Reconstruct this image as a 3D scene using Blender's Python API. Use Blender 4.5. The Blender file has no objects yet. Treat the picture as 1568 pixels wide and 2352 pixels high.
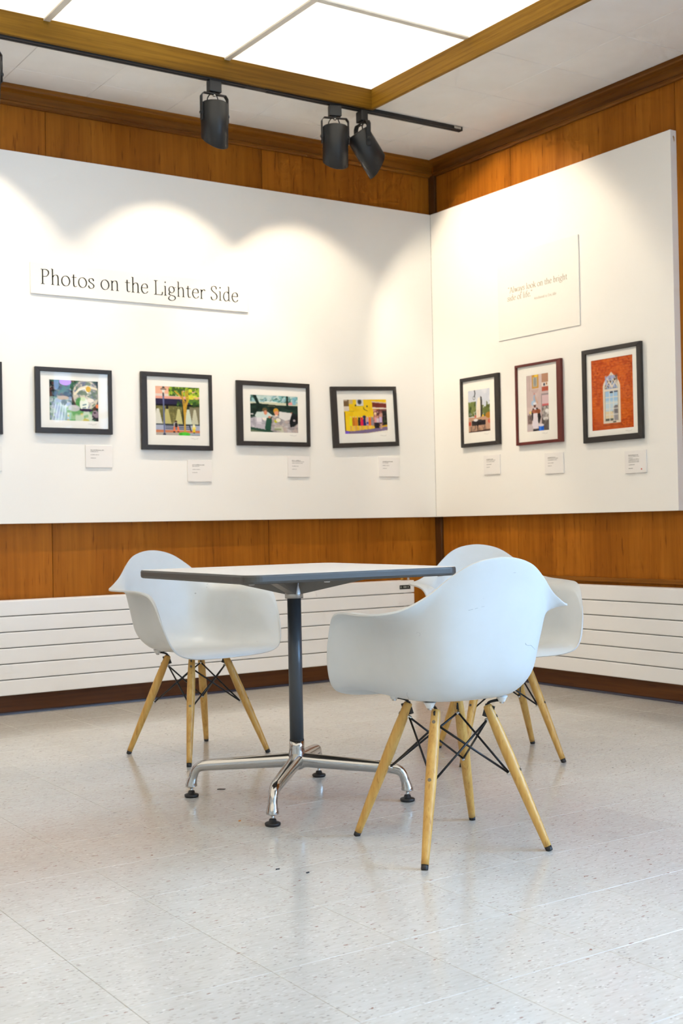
import bpy, bmesh, math, random
import numpy as np
from mathutils import Vector, Matrix, Euler
random.seed(7)
rng = np.random.default_rng(11)
SC = bpy.context.scene
COL = SC.collection

# ------------------------------------------------------------------ camera
CAM = Vector((-4.63203, -5.92042, 0.885))
YAW, PITCH, ROLL, FPX = 0.983986, 0.01025128, -0.0196951, 2849.288
fw = Vector((math.cos(YAW)*math.cos(PITCH), math.sin(YAW)*math.cos(PITCH), math.sin(PITCH)))
rt0 = Vector((math.sin(YAW), -math.cos(YAW), 0)); up0 = rt0.cross(fw)
rt = rt0*math.cos(ROLL) + up0*math.sin(ROLL); up = -rt0*math.sin(ROLL) + up0*math.cos(ROLL)
cd = bpy.data.cameras.new('camera'); cam = bpy.data.objects.new('camera', cd); COL.objects.link(cam)
M = Matrix((rt, up, -fw)).transposed().to_4x4(); M.translation = CAM
cam.matrix_world = M
cd.sensor_fit = 'HORIZONTAL'; cd.sensor_width = 24.0; cd.lens = FPX/1568*24.0
cd.clip_start = 0.05; cd.clip_end = 100
cd.dof.use_dof = True; cd.dof.focus_distance = 3.55; cd.dof.aperture_fstop = 7.0
SC.camera = cam

# ------------------------------------------------------------------ light and exposure
SKY = (0.35, 0.62, 1.0); SKY_STRENGTH = 10.5
LENS_STRENGTH = 0.59; LENS_COL = (1.0, 0.90, 0.74)
SPOT_W = 19.0; SPOT_COL = (1.0, 0.84, 0.64)
w = bpy.data.worlds.new('sky'); SC.world = w; w.use_nodes = True
bg = w.node_tree.nodes['Background']; bg.inputs[0].default_value = (*SKY, 1); bg.inputs[1].default_value = SKY_STRENGTH
SC.view_settings.view_transform = 'Standard'; SC.view_settings.look = 'None'
SC.view_settings.gamma = 1.0; SC.view_settings.use_curve_mapping = False
SC.view_settings.exposure = 1.26
SC.cycles.use_denoising = True
SC.cycles.use_adaptive_sampling = True; SC.cycles.adaptive_threshold = .07; SC.cycles.adaptive_min_samples = 12
SC.cycles.max_bounces = 7; SC.cycles.diffuse_bounces = 4; SC.cycles.glossy_bounces = 3
SC.cycles.transparent_max_bounces = 12
SC.cycles.sample_clamp_indirect = 6.0
SC.cycles.caustics_reflective = False; SC.cycles.caustics_refractive = False

# ------------------------------------------------------------------ measured dimensions
TP, ZT, ZB = 0.042, 2.7355, 0.9207            # display panel: thickness, top, bottom
TR, RT, RB = 0.070, 0.5528, 0.0954            # radiator: front, top, bottom
ZC = 3.0675                                   # soffit ceiling
XMIN, YMIN = -9.0, -9.6                       # far ends of the room
FX, FY, FZ0, FZ1 = -0.892, -0.654, 3.053, 3.150   # light well fascia

# ------------------------------------------------------------------ helpers
MATS = {}
def srgb(r, g, b):
    f = lambda c: c/12.92 if c <= 0.04045 else ((c+0.055)/1.055)**2.4
    return (f(r/255), f(g/255), f(b/255), 1)

def mat(name, col=(.8,.8,.8,1), rough=.5, metal=0., spec=.5, coat=0.):
    if name in MATS: return MATS[name]
    m = bpy.data.materials.new(name); m.use_nodes = True; MATS[name] = m
    b = m.node_tree.nodes['Principled BSDF']
    b.inputs['Base Color'].default_value = col; b.inputs['Roughness'].default_value = rough
    b.inputs['Metallic'].default_value = metal; b.inputs['Specular IOR Level'].default_value = spec
    b.inputs['Coat Weight'].default_value = coat; b.inputs['Coat Roughness'].default_value = .12
    return m

def N(m, t, **kw):
    n = m.node_tree.nodes.new(t)
    for k, v in kw.items(): setattr(n, k, v)
    return n
def LK(m, a, b): m.node_tree.links.new(a, b)

def ramp(m, fac, stops):
    r = N(m, 'ShaderNodeValToRGB'); e = r.color_ramp.elements
    while len(e) < len(stops): e.new(0.5)
    for i, (p, c) in enumerate(stops): e[i].position = p; e[i].color = c
    LK(m, fac, r.inputs[0]); return r.outputs[0]

def mixc(m, fac, a, b, blend='MIX'):
    x = N(m, 'ShaderNodeMix', data_type='RGBA', blend_type=blend)
    for s, v in ((x.inputs[0], fac), (x.inputs[6], a), (x.inputs[7], b)):
        if isinstance(v, (int, float)): s.default_value = v
        elif isinstance(v, tuple): s.default_value = v
        else: LK(m, v, s)
    return x.outputs[2]

def mapped(m, scale, coord='Object', rot=(0,0,0), rand=0.0):
    tc = N(m, 'ShaderNodeTexCoord'); mp = N(m, 'ShaderNodeMapping')
    mp.inputs['Scale'].default_value = scale; mp.inputs['Rotation'].default_value = rot
    LK(m, tc.outputs[coord], mp.inputs[0])
    if rand:
        oi = N(m, 'ShaderNodeObjectInfo'); mu = N(m, 'ShaderNodeMath', operation='MULTIPLY'); mu.inputs[1].default_value = rand
        LK(m, oi.outputs['Random'], mu.inputs[0]); LK(m, mu.outputs[0], mp.inputs['Location'])
    return mp.outputs[0]

def noise(m, vec, scale=1., detail=4., rough=.55, dist=0.):
    n = N(m, 'ShaderNodeTexNoise'); n.inputs['Scale'].default_value = scale; n.inputs['Detail'].default_value = detail
    n.inputs['Roughness'].default_value = rough; n.inputs['Distortion'].default_value = dist
    LK(m, vec, n.inputs['Vector']); return n.outputs['Fac']

def bump(m, h, strength, dist=.002):
    b = N(m, 'ShaderNodeBump'); b.inputs['Strength'].default_value = strength; b.inputs['Distance'].default_value = dist
    LK(m, h, b.inputs['Height']); LK(m, b.outputs[0], m.node_tree.nodes['Principled BSDF'].inputs['Normal'])

def base(m): return m.node_tree.nodes['Principled BSDF'].inputs['Base Color']

def wood(name, dark, mid, light, axis='Z', rough=.38, fine=60, flecks=.5, rand=3.0, spec=.5, gcon=.75):
    """veneer: long grain streaks along one axis, broad figure and short dark flecks"""
    m = mat(name, rough=rough, spec=spec)
    def sc(a, b):                              # a across, b along the grain
        return {'Z': (a, a, b), 'X': (b, a, a), 'Y': (a, b, a)}[axis]
    broad = noise(m, mapped(m, sc(5.0, .55), rand=rand), 1, 3, .5, .6)
    grain = noise(m, mapped(m, sc(fine, 1.6), rand=rand), 1, 5, .6, .3)
    flk = noise(m, mapped(m, sc(75, 7), rand=rand), 1, 2, .5)
    c = ramp(m, broad, [(.30, dark), (.5, mid), (.72, light)])
    g = ramp(m, grain, [(.30, (.55,.5,.45,1)), (.62, (1.1,1.1,1.1,1))])
    c = mixc(m, gcon, c, g, 'MULTIPLY')
    f = ramp(m, flk, [(.27, (.35,.25,.2,1)), (.38, (1,1,1,1))])
    c = mixc(m, flecks, c, f, 'MULTIPLY')
    oi = N(m, 'ShaderNodeObjectInfo'); v = ramp(m, oi.outputs['Random'], [(0, (.86,.86,.86,1)), (1, (1.1,1.1,1.1,1))])
    c = mixc(m, .8, c, v, 'MULTIPLY')
    LK(m, c, base(m)); bump(m, grain, .12, .0006); return m

# ---- mesh helpers -------------------------------------------------
def link(o, parent=None):
    COL.objects.link(o)
    if parent is not None: o.parent = parent
    return o
def obj(name, bm, material=None, parent=None, smooth=False):
    me = bpy.data.meshes.new(name); bm.to_mesh(me); bm.free()
    if material is not None:
        for x in (material if isinstance(material, (list, tuple)) else [material]): me.materials.append(x)
    if smooth:
        for p in me.polygons: p.use_smooth = True
    return link(bpy.data.objects.new(name, me), parent)
def tag(o, label=None, cat=None, group=None, kind=None):
    if label: o['label'] = label
    if cat: o['category'] = cat
    if group: o['group'] = group
    if kind: o['kind'] = kind
    return o
def thing(name, label, cat, loc=(0,0,0), rotz=0., group=None):
    e = bpy.data.objects.new(name, None); e.empty_display_size = .1
    e.location = loc; e.rotation_euler = (0, 0, rotz); link(e)
    return tag(e, label, cat, group)
def struct(name, bm, material, parent=None, smooth=False):
    o = obj(name, bm, material, parent, smooth)
    if parent is None: o['kind'] = 'structure'
    return o
def dup(root, loc, rotz, label, group=None):
    r = root.copy(); COL.objects.link(r); r.location = loc; r.rotation_euler = (0, 0, rotz); r['label'] = label
    if group: r['group'] = group
    for ch in list(root.children):
        c = ch.copy(); COL.objects.link(c); c.parent = r
        for g in list(ch.children):
            d = g.copy(); COL.objects.link(d); d.parent = c
    return r

def BM(): return bmesh.new()
def box(bm, x0, x1, y0, y1, z0, z1, bev=0., seg=2, mi=0):
    vs = [bm.verts.new((x, y, z)) for x in sorted((x0, x1)) for y in sorted((y0, y1)) for z in sorted((z0, z1))]
    fs = []
    for q in ((0,1,3,2), (4,6,7,5), (0,4,5,1), (2,3,7,6), (0,2,6,4), (1,5,7,3)):
        f = bm.faces.new([vs[i] for i in q]); f.material_index = mi; fs.append(f)
    if bev > 0:
        es = list({e for f in fs for e in f.edges})
        bmesh.ops.bevel(bm, geom=es, offset=bev, segments=seg, affect='EDGES', profile=.6)
    return bm
def boxbm(*a, **k): return box(BM(), *a, **k)

def frame_of(d):
    d = Vector(d).normalized(); a = Vector((0,0,1)) if abs(d.z) < .95 else Vector((1,0,0))
    x = a.cross(d).normalized(); return x, d.cross(x).normalized()
def tube(bm, pts, rad, n=10, cap=True, flat=1.0):
    """sweep a circle along points (parallel transport); rad may be a list"""
    pts = [Vector(p) for p in pts]; k = len(pts)
    R = rad if isinstance(rad, (list, tuple)) else [rad]*k
    T = [(pts[min(i+1, k-1)] - pts[max(i-1, 0)]).normalized() for i in range(k)]
    x, y = frame_of(T[0]); rings = []
    for i in range(k):
        if i:
            x = (x - T[i]*x.dot(T[i])).normalized(); y = T[i].cross(x).normalized()
        rings.append([bm.verts.new(pts[i] + (x*math.cos(2*math.pi*j/n) + y*math.sin(2*math.pi*j/n)*flat)*R[i]) for j in range(n)])
    for i in range(k-1):
        for j in range(n):
            bm.faces.new((rings[i][j], rings[i][(j+1)%n], rings[i+1][(j+1)%n], rings[i+1][j]))
    if cap:
        bm.faces.new(rings[0][::-1]); bm.faces.new(rings[-1])
    return bm
def lathe(bm, prof, n=24, axis=Matrix.Identity(4), cap=True):
    rings = [[bm.verts.new(axis @ Vector((r*math.cos(2*math.pi*j/n), r*math.sin(2*math.pi*j/n), z))) for j in range(n)] for r, z in prof]
    for a, b in zip(rings, rings[1:]):
        for j in range(n): bm.faces.new((a[j], a[(j+1)%n], b[(j+1)%n], b[j]))
    if cap: bm.faces.new(rings[0][::-1]); bm.faces.new(rings[-1])
    return bm
def crom(P, sub, closed=False):
    """Catmull-Rom through points; numpy (n,3) -> denser"""
    P = np.asarray(P, float); n = len(P); out = []
    for i in range(n if closed else n-1):
        if closed: a, b, c, d = P[(i-1)%n], P[i], P[(i+1)%n], P[(i+2)%n]
        else:
            b, c = P[i], P[i+1]
            a = P[i-1] if i else 2*b-c
            d = P[i+2] if i+2 < n else 2*c-b
        for s in range(sub):
            t = s/sub
            out.append(.5*((2*b)+(c-a)*t+(2*a-5*b+4*c-d)*t*t+(3*b-a-3*c+d)*t**3))
    if not closed: out.append(P[-1])
    return np.array(out)
def prism_x(bm, prof, x0, x1):
    """profile of (y,z) points swept along x"""
    a = [bm.verts.new((x0, y, z)) for y, z in prof]; b = [bm.verts.new((x1, y, z)) for y, z in prof]; n = len(prof)
    for i in range(n): bm.faces.new((a[i], a[(i+1)%n], b[(i+1)%n], b[i]))
    bm.faces.new(a[::-1]); bm.faces.new(b); bmesh.ops.recalc_face_normals(bm, faces=bm.faces); return bm
def prism_y(bm, prof, y0, y1):
    a = [bm.verts.new((x, y0, z)) for x, z in prof]; b = [bm.verts.new((x, y1, z)) for x, z in prof]; n = len(prof)
    for i in range(n): bm.faces.new((a[i], a[(i+1)%n], b[(i+1)%n], b[i]))
    bm.faces.new(a[::-1]); bm.faces.new(b); bmesh.ops.recalc_face_normals(bm, faces=bm.faces); return bm
def project(P):
    d = Vector(P)-CAM; z = d.dot(fw)
    if z < .2: return None
    return 784+FPX*d.dot(rt)/z, 1176-FPX*d.dot(up)/z

# ------------------------------------------------------------------ materials
W_WALL = wood('wall_veneer', srgb(140,80,20), srgb(156,92,24), srgb(172,106,31), 'Z', rough=.42, flecks=.6, fine=45, spec=.08, gcon=.45)
W_TRIM = wood('trim_wood_x', srgb(104,58,12), srgb(130,78,18), srgb(152,94,26), 'X', rough=.4, flecks=.4, spec=.2)
W_TRIMY = wood('trim_wood_y', srgb(104,58,12), srgb(130,78,18), srgb(152,94,26), 'Y', rough=.4, flecks=.4, spec=.2)
W_FASX = wood('fascia_wood_x', srgb(110,76,18), srgb(140,100,26), srgb(160,118,38), 'X', rough=.5, fine=90, flecks=.25, spec=.12)
W_FASY = wood('fascia_wood_y', srgb(110,76,18), srgb(140,100,26), srgb(160,118,38), 'Y', rough=.5, fine=90, flecks=.25, spec=.12)
W_BASE = wood('baseboard_wood', srgb(84,48,20), srgb(104,60,24), srgb(122,74,30), 'X', rough=.4, flecks=.5, spec=.25)
W_BASEY = wood('baseboard_wood_y', srgb(84,48,20), srgb(104,60,24), srgb(122,74,30), 'Y', rough=.4, flecks=.5, spec=.25)
M_TOE = mat('toe_vinyl', srgb(62,62,78), .25)
M_DARK = mat('dark_joint', srgb(30,20,14), .8)
M_PLASTER = mat('plaster', srgb(228,222,210), .8)
M_BOARD = mat('painted_board', srgb(238,235,229), .55)
M_FOAM = mat('foam_board', srgb(233,230,223), .6)
M_CARD = mat('caption_card', srgb(232,228,224), .6)
M_BLACK = mat('black_metal', srgb(34,36,38), .42)
M_BLACKF = mat('black_frame', srgb(40,36,34), .5)
M_REDF = mat('mahogany_frame', srgb(96,32,26), .38)
M_MATB = mat('mat_board', srgb(240,237,229), .75)
M_PENCIL = mat('pencil', srgb(150,145,138), .8)
M_INK = mat('sign_ink', srgb(24,26,20), .9, spec=.1)
M_GOLDINK = mat('gold_ink', srgb(122,100,58), .8, spec=.1)
M_GREYINK = mat('caption_ink', srgb(150,146,142), .7)
M_RAD = mat('radiator_enamel', srgb(232,231,230), .28)
M_CHROME = mat('polished_aluminium', srgb(186,184,181), .16, 1.0)
M_STEEL = mat('bright_steel', srgb(190,190,188), .25, 1.0)
M_PAINTGREY = mat('grey_pole', srgb(74,78,82), .35, .2)
M_RUBBER = mat('black_rubber', srgb(22,22,24), .45)
M_EDGE = mat('table_edge', srgb(74,72,68), .38)
M_TOP = mat('table_laminate', srgb(232,231,230), .32)
M_UNDER = mat('table_under', srgb(96,94,92), .5)
M_WIRE = mat('black_wire', srgb(22,24,28), .3, .3)
M_MOUNT = mat('shell_mount', srgb(214,214,212), .5)
M_TBAR = mat('t_bar', srgb(226,219,204), .5)
M_BRASS = mat('brass_fitting', srgb(190,150,70), .3, 1.0)
M_BOLT = mat('dull_bolt', srgb(120,112,100), .4, .8)
M_RED = mat('red_dot', srgb(210,50,40), .5)
M_INNER = mat('lamp_inner', srgb(214,206,190), .35, .6)

# chair shell plastic with faint scuffs
M_SHELL = mat('shell_plastic', srgb(232,235,233), .42)
def _shell():
    m = M_SHELL
    a = noise(m, mapped(m, (9, 9, 9)), 1, 3, .6)
    c = ramp(m, a, [(.35, srgb(203,205,203)), (.65, srgb(206,208,207))])
    v = noise(m, mapped(m, (14, 14, 60), rot=(.3,.5,.2), rand=9), 1, 2, .5, 1.5)
    s = ramp(m, v, [(.205, srgb(150,150,148)), (.222, (1,1,1,1))])
    LK(m, mixc(m, .7, c, s, 'MULTIPLY'), base(m))
    b = noise(m, mapped(m, (900,900,900)), 1, 1, .5); bump(m, b, .06, .0003)
_shell()

# beech legs
M_BEECH = mat('beech', rough=.4)
def _beech():
    m = M_BEECH
    g = noise(m, mapped(m, (70, 70, 3.0), rand=5), 1, 4, .6)
    k = noise(m, mapped(m, (160, 160, 22), rand=5), 1, 2, .5)
    c = ramp(m, g, [(.3, srgb(192,142,66)), (.55, srgb(208,162,84)), (.75, srgb(220,178,102))])
    f = ramp(m, k, [(.30, (.66,.55,.4,1)), (.40, (1,1,1,1))])
    LK(m, mixc(m, .6, c, f, 'MULTIPLY'), base(m)); bump(m, g, .08, .0005)
_beech()

# vinyl composition tile: pale ground, faint clouds, short dark and reddish chips along one direction
M_VCT = mat('vinyl_tile', rough=.27, spec=.5, coat=.4)
def _vct():
    m = M_VCT
    tc = N(m, 'ShaderNodeTexCoord'); geo = N(m, 'ShaderNodeNewGeometry')
    def pos(scale, rot=0., off=(0,0,0)):
        mp = N(m, 'ShaderNodeMapping'); mp.inputs['Scale'].default_value = scale
        mp.inputs['Rotation'].default_value = (0,0,rot); mp.inputs['Location'].default_value = off
        LK(m, geo.outputs['Position'], mp.inputs[0]); return mp.outputs[0]
    cloud = noise(m, pos((5,5,5)), 1, 4, .6)
    streak = noise(m, pos((22,110,22), -.25), 1, 4, .65)
    c = ramp(m, cloud, [(.3, srgb(203,201,195)), (.7, srgb(210,208,203))])
    s = ramp(m, streak, [(.34, (.90,.88,.86,1)), (.55, (1,1,1,1)), (.75, (1.05,1.05,1.06,1))])
    c = mixc(m, .8, c, s, 'MULTIPLY')
    nz = N(m, 'ShaderNodeTexNoise'); nz.inputs['Scale'].default_value = 150.; nz.inputs['Detail'].default_value = 1.; LK(m, geo.outputs['Position'], nz.inputs['Vector'])
    def chips(scale, rot, off, col, size, keep):
        nonlocal c
        v = N(m, 'ShaderNodeTexVoronoi', feature='F1'); v.inputs['Scale'].default_value = 1.0; v.inputs['Randomness'].default_value = 1.0
        wob = N(m, 'ShaderNodeVectorMath', operation='MULTIPLY_ADD'); wob.inputs[1].default_value = (.45,.45,0); LK(m, nz.outputs['Color'], wob.inputs[0]); LK(m, pos(scale, rot, off), wob.inputs[2])
        LK(m, wob.outputs[0], v.inputs['Vector'])
        d = N(m, 'ShaderNodeMath', operation='LESS_THAN'); d.inputs[1].default_value = size; LK(m, v.outputs['Distance'], d.inputs[0])
        sp = N(m, 'ShaderNodeSeparateColor'); LK(m, v.outputs['Color'], sp.inputs[0])
        k = N(m, 'ShaderNodeMath', operation='LESS_THAN'); k.inputs[1].default_value = keep; LK(m, sp.outputs[0], k.inputs[0])
        mu = N(m, 'ShaderNodeMath', operation='MULTIPLY'); LK(m, d.outputs[0], mu.inputs[0]); LK(m, k.outputs[0], mu.inputs[1])
        c = mixc(m, mu.outputs[0], c, col)
    chips((60, 190, 1), -.25, (0,0,0), srgb(178,168,160), .24, .30)
    chips((44, 150, 1), -.50, (7,3,0), srgb(188,180,173), .28, .30)
    chips((30, 84, 1), -.05, (3,9,0), srgb(158,126,116), .17, .10)
    chips((52, 150, 1), -.30, (5,1,0), srgb(224,223,219), .22, .40)
    chips((64, 170, 1), -.38, (1,5,0), srgb(138,130,128), .21, .08)
    chips((17, 48, 1), -.15, (9,2,0), srgb(150,112,98), .10, .09)
    chips((20, 70, 1), -.45, (4,6,0), srgb(120,108,106), .09, .08)
    oi = N(m, 'ShaderNodeObjectInfo'); v = ramp(m, oi.outputs['Random'], [(0, (.965,.965,.965,1)), (1, (1.02,1.02,1.02,1))])
    c = mixc(m, 1.0, c, v, 'MULTIPLY')
    LK(m, c, base(m))
    r = noise(m, pos((3,3,3)), 1, 4, .6)
    rr = N(m, 'ShaderNodeMapRange'); rr.inputs[3].default_value = .15; rr.inputs[4].default_value = .25
    LK(m, r, rr.inputs[0]); LK(m, rr.outputs[0], m.node_tree.nodes['Principled BSDF'].inputs['Roughness'])
    b = noise(m, pos((60,60,60)), 1, 2, .5); bump(m, b, .05, .0006)
_vct()

M_SOFFIT = mat('soffit_tile', rough=.85)
def _sof():
    m = M_SOFFIT
    a = noise(m, mapped(m, (6,6,6)), 1, 3, .5)
    c = ramp(m, a, [(.3, srgb(242,239,233)), (.7, srgb(247,245,240))])
    oi = N(m, 'ShaderNodeObjectInfo'); v = ramp(m, oi.outputs['Random'], [(0, (.97,.97,.97,1)), (1, (1,1,1,1))])
    LK(m, mixc(m, 1.0, c, v, 'MULTIPLY'), base(m))
    b = noise(m, mapped(m, (300,300,300)), 1, 2, .5); bump(m, b, .15, .001)
_sof()

# prismatic diffuser of the luminous ceiling (it is lit from behind)
M_LENS = bpy.data.materials.new('lit_diffuser'); M_LENS.use_nodes = True
def _lens():
    m = M_LENS; nt = m.node_tree; b = nt.nodes['Principled BSDF']
    b.inputs['Base Color'].default_value = srgb(120,118,112); b.inputs['Roughness'].default_value = .3
    d = N(m, 'ShaderNodeTexVoronoi', feature='F1'); d.inputs['Scale'].default_value = 110.; d.inputs['Randomness'].default_value = 0.
    LK(m, mapped(m, (1,1,0), rot=(0,0,.785)), d.inputs['Vector'])
    mr = N(m, 'ShaderNodeMapRange'); mr.inputs[1].default_value = 0.; mr.inputs[2].default_value = .7
    mr.inputs[3].default_value = LENS_STRENGTH*1.06; mr.inputs[4].default_value = LENS_STRENGTH*.92
    LK(m, d.outputs['Distance'], mr.inputs[0]); LK(m, mr.outputs[0], b.inputs['Emission Strength'])
    b.inputs['Emission Color'].default_value = (*LENS_COL, 1)
_lens()

def glassmat(name, k=1.0):
    m = bpy.data.materials.new(name); m.use_nodes = True; nt = m.node_tree; nt.nodes.remove(nt.nodes['Principled BSDF'])
    o = nt.nodes['Material Output']; t = N(m, 'ShaderNodeBsdfTransparent'); g = N(m, 'ShaderNodeBsdfGlossy'); g.inputs['Roughness'].default_value = .02
    lw = N(m, 'ShaderNodeLayerWeight'); lw.inputs[0].default_value = .5
    pw = N(m, 'ShaderNodeMath', operation='POWER'); pw.inputs[1].default_value = 5.; LK(m, lw.outputs['Facing'], pw.inputs[0])
    f = N(m, 'ShaderNodeMath', operation='MULTIPLY_ADD'); f.inputs[1].default_value = .45; f.inputs[2].default_value = .0045; LK(m, pw.outputs[0], f.inputs[0])
    x = N(m, 'ShaderNodeMixShader'); mu = N(m, 'ShaderNodeMath', operation='MULTIPLY'); mu.inputs[1].default_value = k
    LK(m, f.outputs[0], mu.inputs[0]); LK(m, mu.outputs[0], x.inputs[0]); LK(m, t.outputs[0], x.inputs[1]); LK(m, g.outputs[0], x.inputs[2]); LK(m, x.outputs[0], o.inputs[0])
    return m
M_GLASS = glassmat('picture_glass', 1.4)
M_PANE = glassmat('window_glass', 1.0)

M_PRINT = bpy.data.materials.new('photo_print'); M_PRINT.use_nodes = True
_a = N(M_PRINT, 'ShaderNodeVertexColor'); _a.layer_name = 'print'
LK(M_PRINT, _a.outputs[0], base(M_PRINT)); M_PRINT.node_tree.nodes['Principled BSDF'].inputs['Roughness'].default_value = .6; M_PRINT.node_tree.nodes['Principled BSDF'].inputs['Specular IOR Level'].default_value = .15

# ------------------------------------------------------------------ the room
# floor: slab with single tiles laid on it
floor = struct('floor', boxbm(XMIN-.2, .2, YMIN-.2, .2, -.15, -.003), M_DARK)
TS = .3075; GX, GY = -3.700, -3.470
rest = BM(); tile_me = None; nt_ = 0
for i in range(-18, 14):
    for j in range(-21, 13):
        x, y = GX+(i+.5)*TS, GY+(j+.5)*TS
        if x-TS/2 > -.0 or x+TS/2 < XMIN or y-TS/2 > -.0 or y+TS/2 < YMIN: continue
        vis = False
        for ax in (-.5, 0, .5):
            for ay in (-.5, 0, .5):
                s = project((x+ax*TS, y+ay*TS, 0))
                if s and -20 < s[0] < 1588 and 1500 < s[1] < 2380: vis = True
        if vis:
            nt_ += 1
            if tile_me is None:
                bm = boxbm(-TS/2+.0004, TS/2-.0004, -TS/2+.0004, TS/2-.0004, -.003, 0, bev=.0006, seg=1)
                tile_me = bpy.data.meshes.new('floor_tile'); bm.to_mesh(tile_me); bm.free(); tile_me.materials.append(M_VCT)
            o = link(bpy.data.objects.new('floor_tile', tile_me), floor); o.location = (x, y, 0)
        else:
            box(rest, max(x-TS/2+.0004, XMIN), x+TS/2-.0004 if x+TS/2 < 0 else 0, max(y-TS/2+.0004, YMIN), y+TS/2-.0004 if y+TS/2 < 0 else 0, -.003, 0)
tag(obj('floor_tiles_beyond', rest, M_VCT, floor), kind='stuff')
print('floor tiles', nt_)

# walls
def panels_x(parent, edges, y0, z0, z1):
    for a, b in zip(edges, edges[1:]):
        obj('wood_panel', boxbm(a+.0012, b-.0012, y0, y0+.012, z0, z1, bev=.0012, seg=1), W_WALL, parent)
wl = struct('wall_left', boxbm(XMIN, .2, .012, .2, 0, ZC+.3), M_DARK)
panels_x(wl, [-8.62, -7.38, -6.14, -4.90, -3.66, -2.42, -1.18, -.004], 0, .0, ZC)
wr_bm = BM(); box(wr_bm, .012, .2, -4.6, -.001, 0, ZC+.3)
WINS = [(-5.75, -4.75), (-7.0, -6.0), (-8.25, -7.25), (-9.45, -8.5)]; WZ0, WZ1 = .75, 2.75
box(wr_bm, .012, .2, YMIN, -4.6, 0, WZ0); box(wr_bm, .012, .2, YMIN, -4.6, WZ1, ZC+.3)
ye = [-4.6] + [v for (a, b) in WINS for v in (b, a)] + [YMIN]
for k in range(0, len(ye), 2): box(wr_bm, .012, .2, ye[k+1], ye[k], WZ0, WZ1)
wr = struct('wall_right', wr_bm, M_DARK)
for a, b in zip([-4.6, -3.36, -1.90, -.722], [-3.36, -1.90, -.722, -.012]):
    obj('wood_panel', boxbm(0, .012, a+.0012, b-.0012, 0, ZC, bev=.0012, seg=1), W_WALL, wr)
obj('wood_panel', boxbm(0, .012, YMIN, -4.6012, 0, WZ0-.02), W_WALL, wr); obj('wood_panel', boxbm(0, .012, YMIN, -4.6012, WZ1+.02, ZC), W_WALL, wr)
for k in range(0, len(ye), 2):
    obj('wood_panel', boxbm(0, .012, ye[k+1]+.002, ye[k]-.002, WZ0-.019, WZ1+.019), W_WALL, wr)
wrear = struct('wall_back', boxbm(XMIN-.2, .2, YMIN-.2, YMIN, 0, ZC+.3), M_PLASTER)
wfar = struct('wall_side', boxbm(XMIN-.2, XMIN, YMIN, .2, 0, ZC+.3), M_PLASTER)
for n, (a, b) in enumerate(WINS, 1):
    bm = BM(); t = .05
    box(bm, .03, .10, a, b, WZ0, WZ0+t); box(bm, .03, .10, a, b, WZ1-t, WZ1)
    box(bm, .03, .10, a, a+t, WZ0+t, WZ1-t); box(bm, .03, .10, b-t, b, WZ0+t, WZ1-t)
    box(bm, .04, .09, a+t, b-t, 1.95, 2.0)
    wn = struct('window_%d' % n, bm, M_PLASTER)
    obj('pane', boxbm(.062, .066, a+t, b-t, WZ0+t, 1.95), M_PANE, wn); obj('pane', boxbm(.062, .066, a+t, b-t, 2.0, WZ1-t), M_PANE, wn)
    obj('window_sill', boxbm(-.06, .03, a-.05, b+.05, WZ0-.03, WZ0), M_PLASTER, wn)
    ld = bpy.data.lights.new('window_portal', 'AREA'); ld.shape = 'RECTANGLE'; ld.size = WZ1-WZ0; ld.size_y = b-a
    ld.cycles.is_portal = True
    lo = bpy.data.objects.new('window_portal', ld); link(lo, wn); lo.location = (.12, (a+b)/2, (WZ0+WZ1)/2); lo.rotation_euler = (0, math.radians(90), 0)

# wooden corner batten
bm = BM(); box(bm, -.020, -.0005, -.058, -.0005, RT+.06, ZC-.09, bev=.004)
struct('trim_5', bm, wood('corner_wood', srgb(60,36,16), srgb(78,48,20), srgb(92,58,26), 'Z', rough=.4))

# baseboards and toe strips behind the radiators
bb = struct('baseboard_left', boxbm(XMIN, -.021, -.020, -.0005, .0, .105, bev=.002), W_BASE)
bm = BM(); prism_x(bm, [(-.020, 0), (-.032, 0), (-.0305, .006), (-.027, .0105), (-.020, .012)], XMIN, -.021); obj('toe_strip', bm, M_TOE, bb)
bb = struct('baseboard_right', boxbm(-.020, -.0005, -4.6, -.0, .0, .105, bev=.002), W_BASEY)
bm = BM(); prism_y(bm, [(-.020, 0), (-.032, 0), (-.0305, .006), (-.027, .0105), (-.020, .012)], -4.6, -.021); obj('toe_strip', bm, M_TOE, bb)
obj('ledge', boxbm(-.012, -.0005, -4.6, -.021, RT+.014, RT+.036, bev=.002), W_TRIMY, bb)

# crown moulding
crown = [(0, -.098), (-.014, -.098), (-.020, -.091), (-.020, -.080), (-.013, -.074), (-.013, -.036), (-.024, -.030), (-.036, -.024), (-.040, -.016), (-.040, 0), (0, 0)]
cx = [(y-.0005, ZC-.0005+z) for y, z in crown]
struct('trim_1', prism_x(BM(), cx, XMIN, -.0005), W_TRIM)
struct('trim_2', prism_y(BM(), cx, YMIN, -.0415), W_TRIMY)

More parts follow.
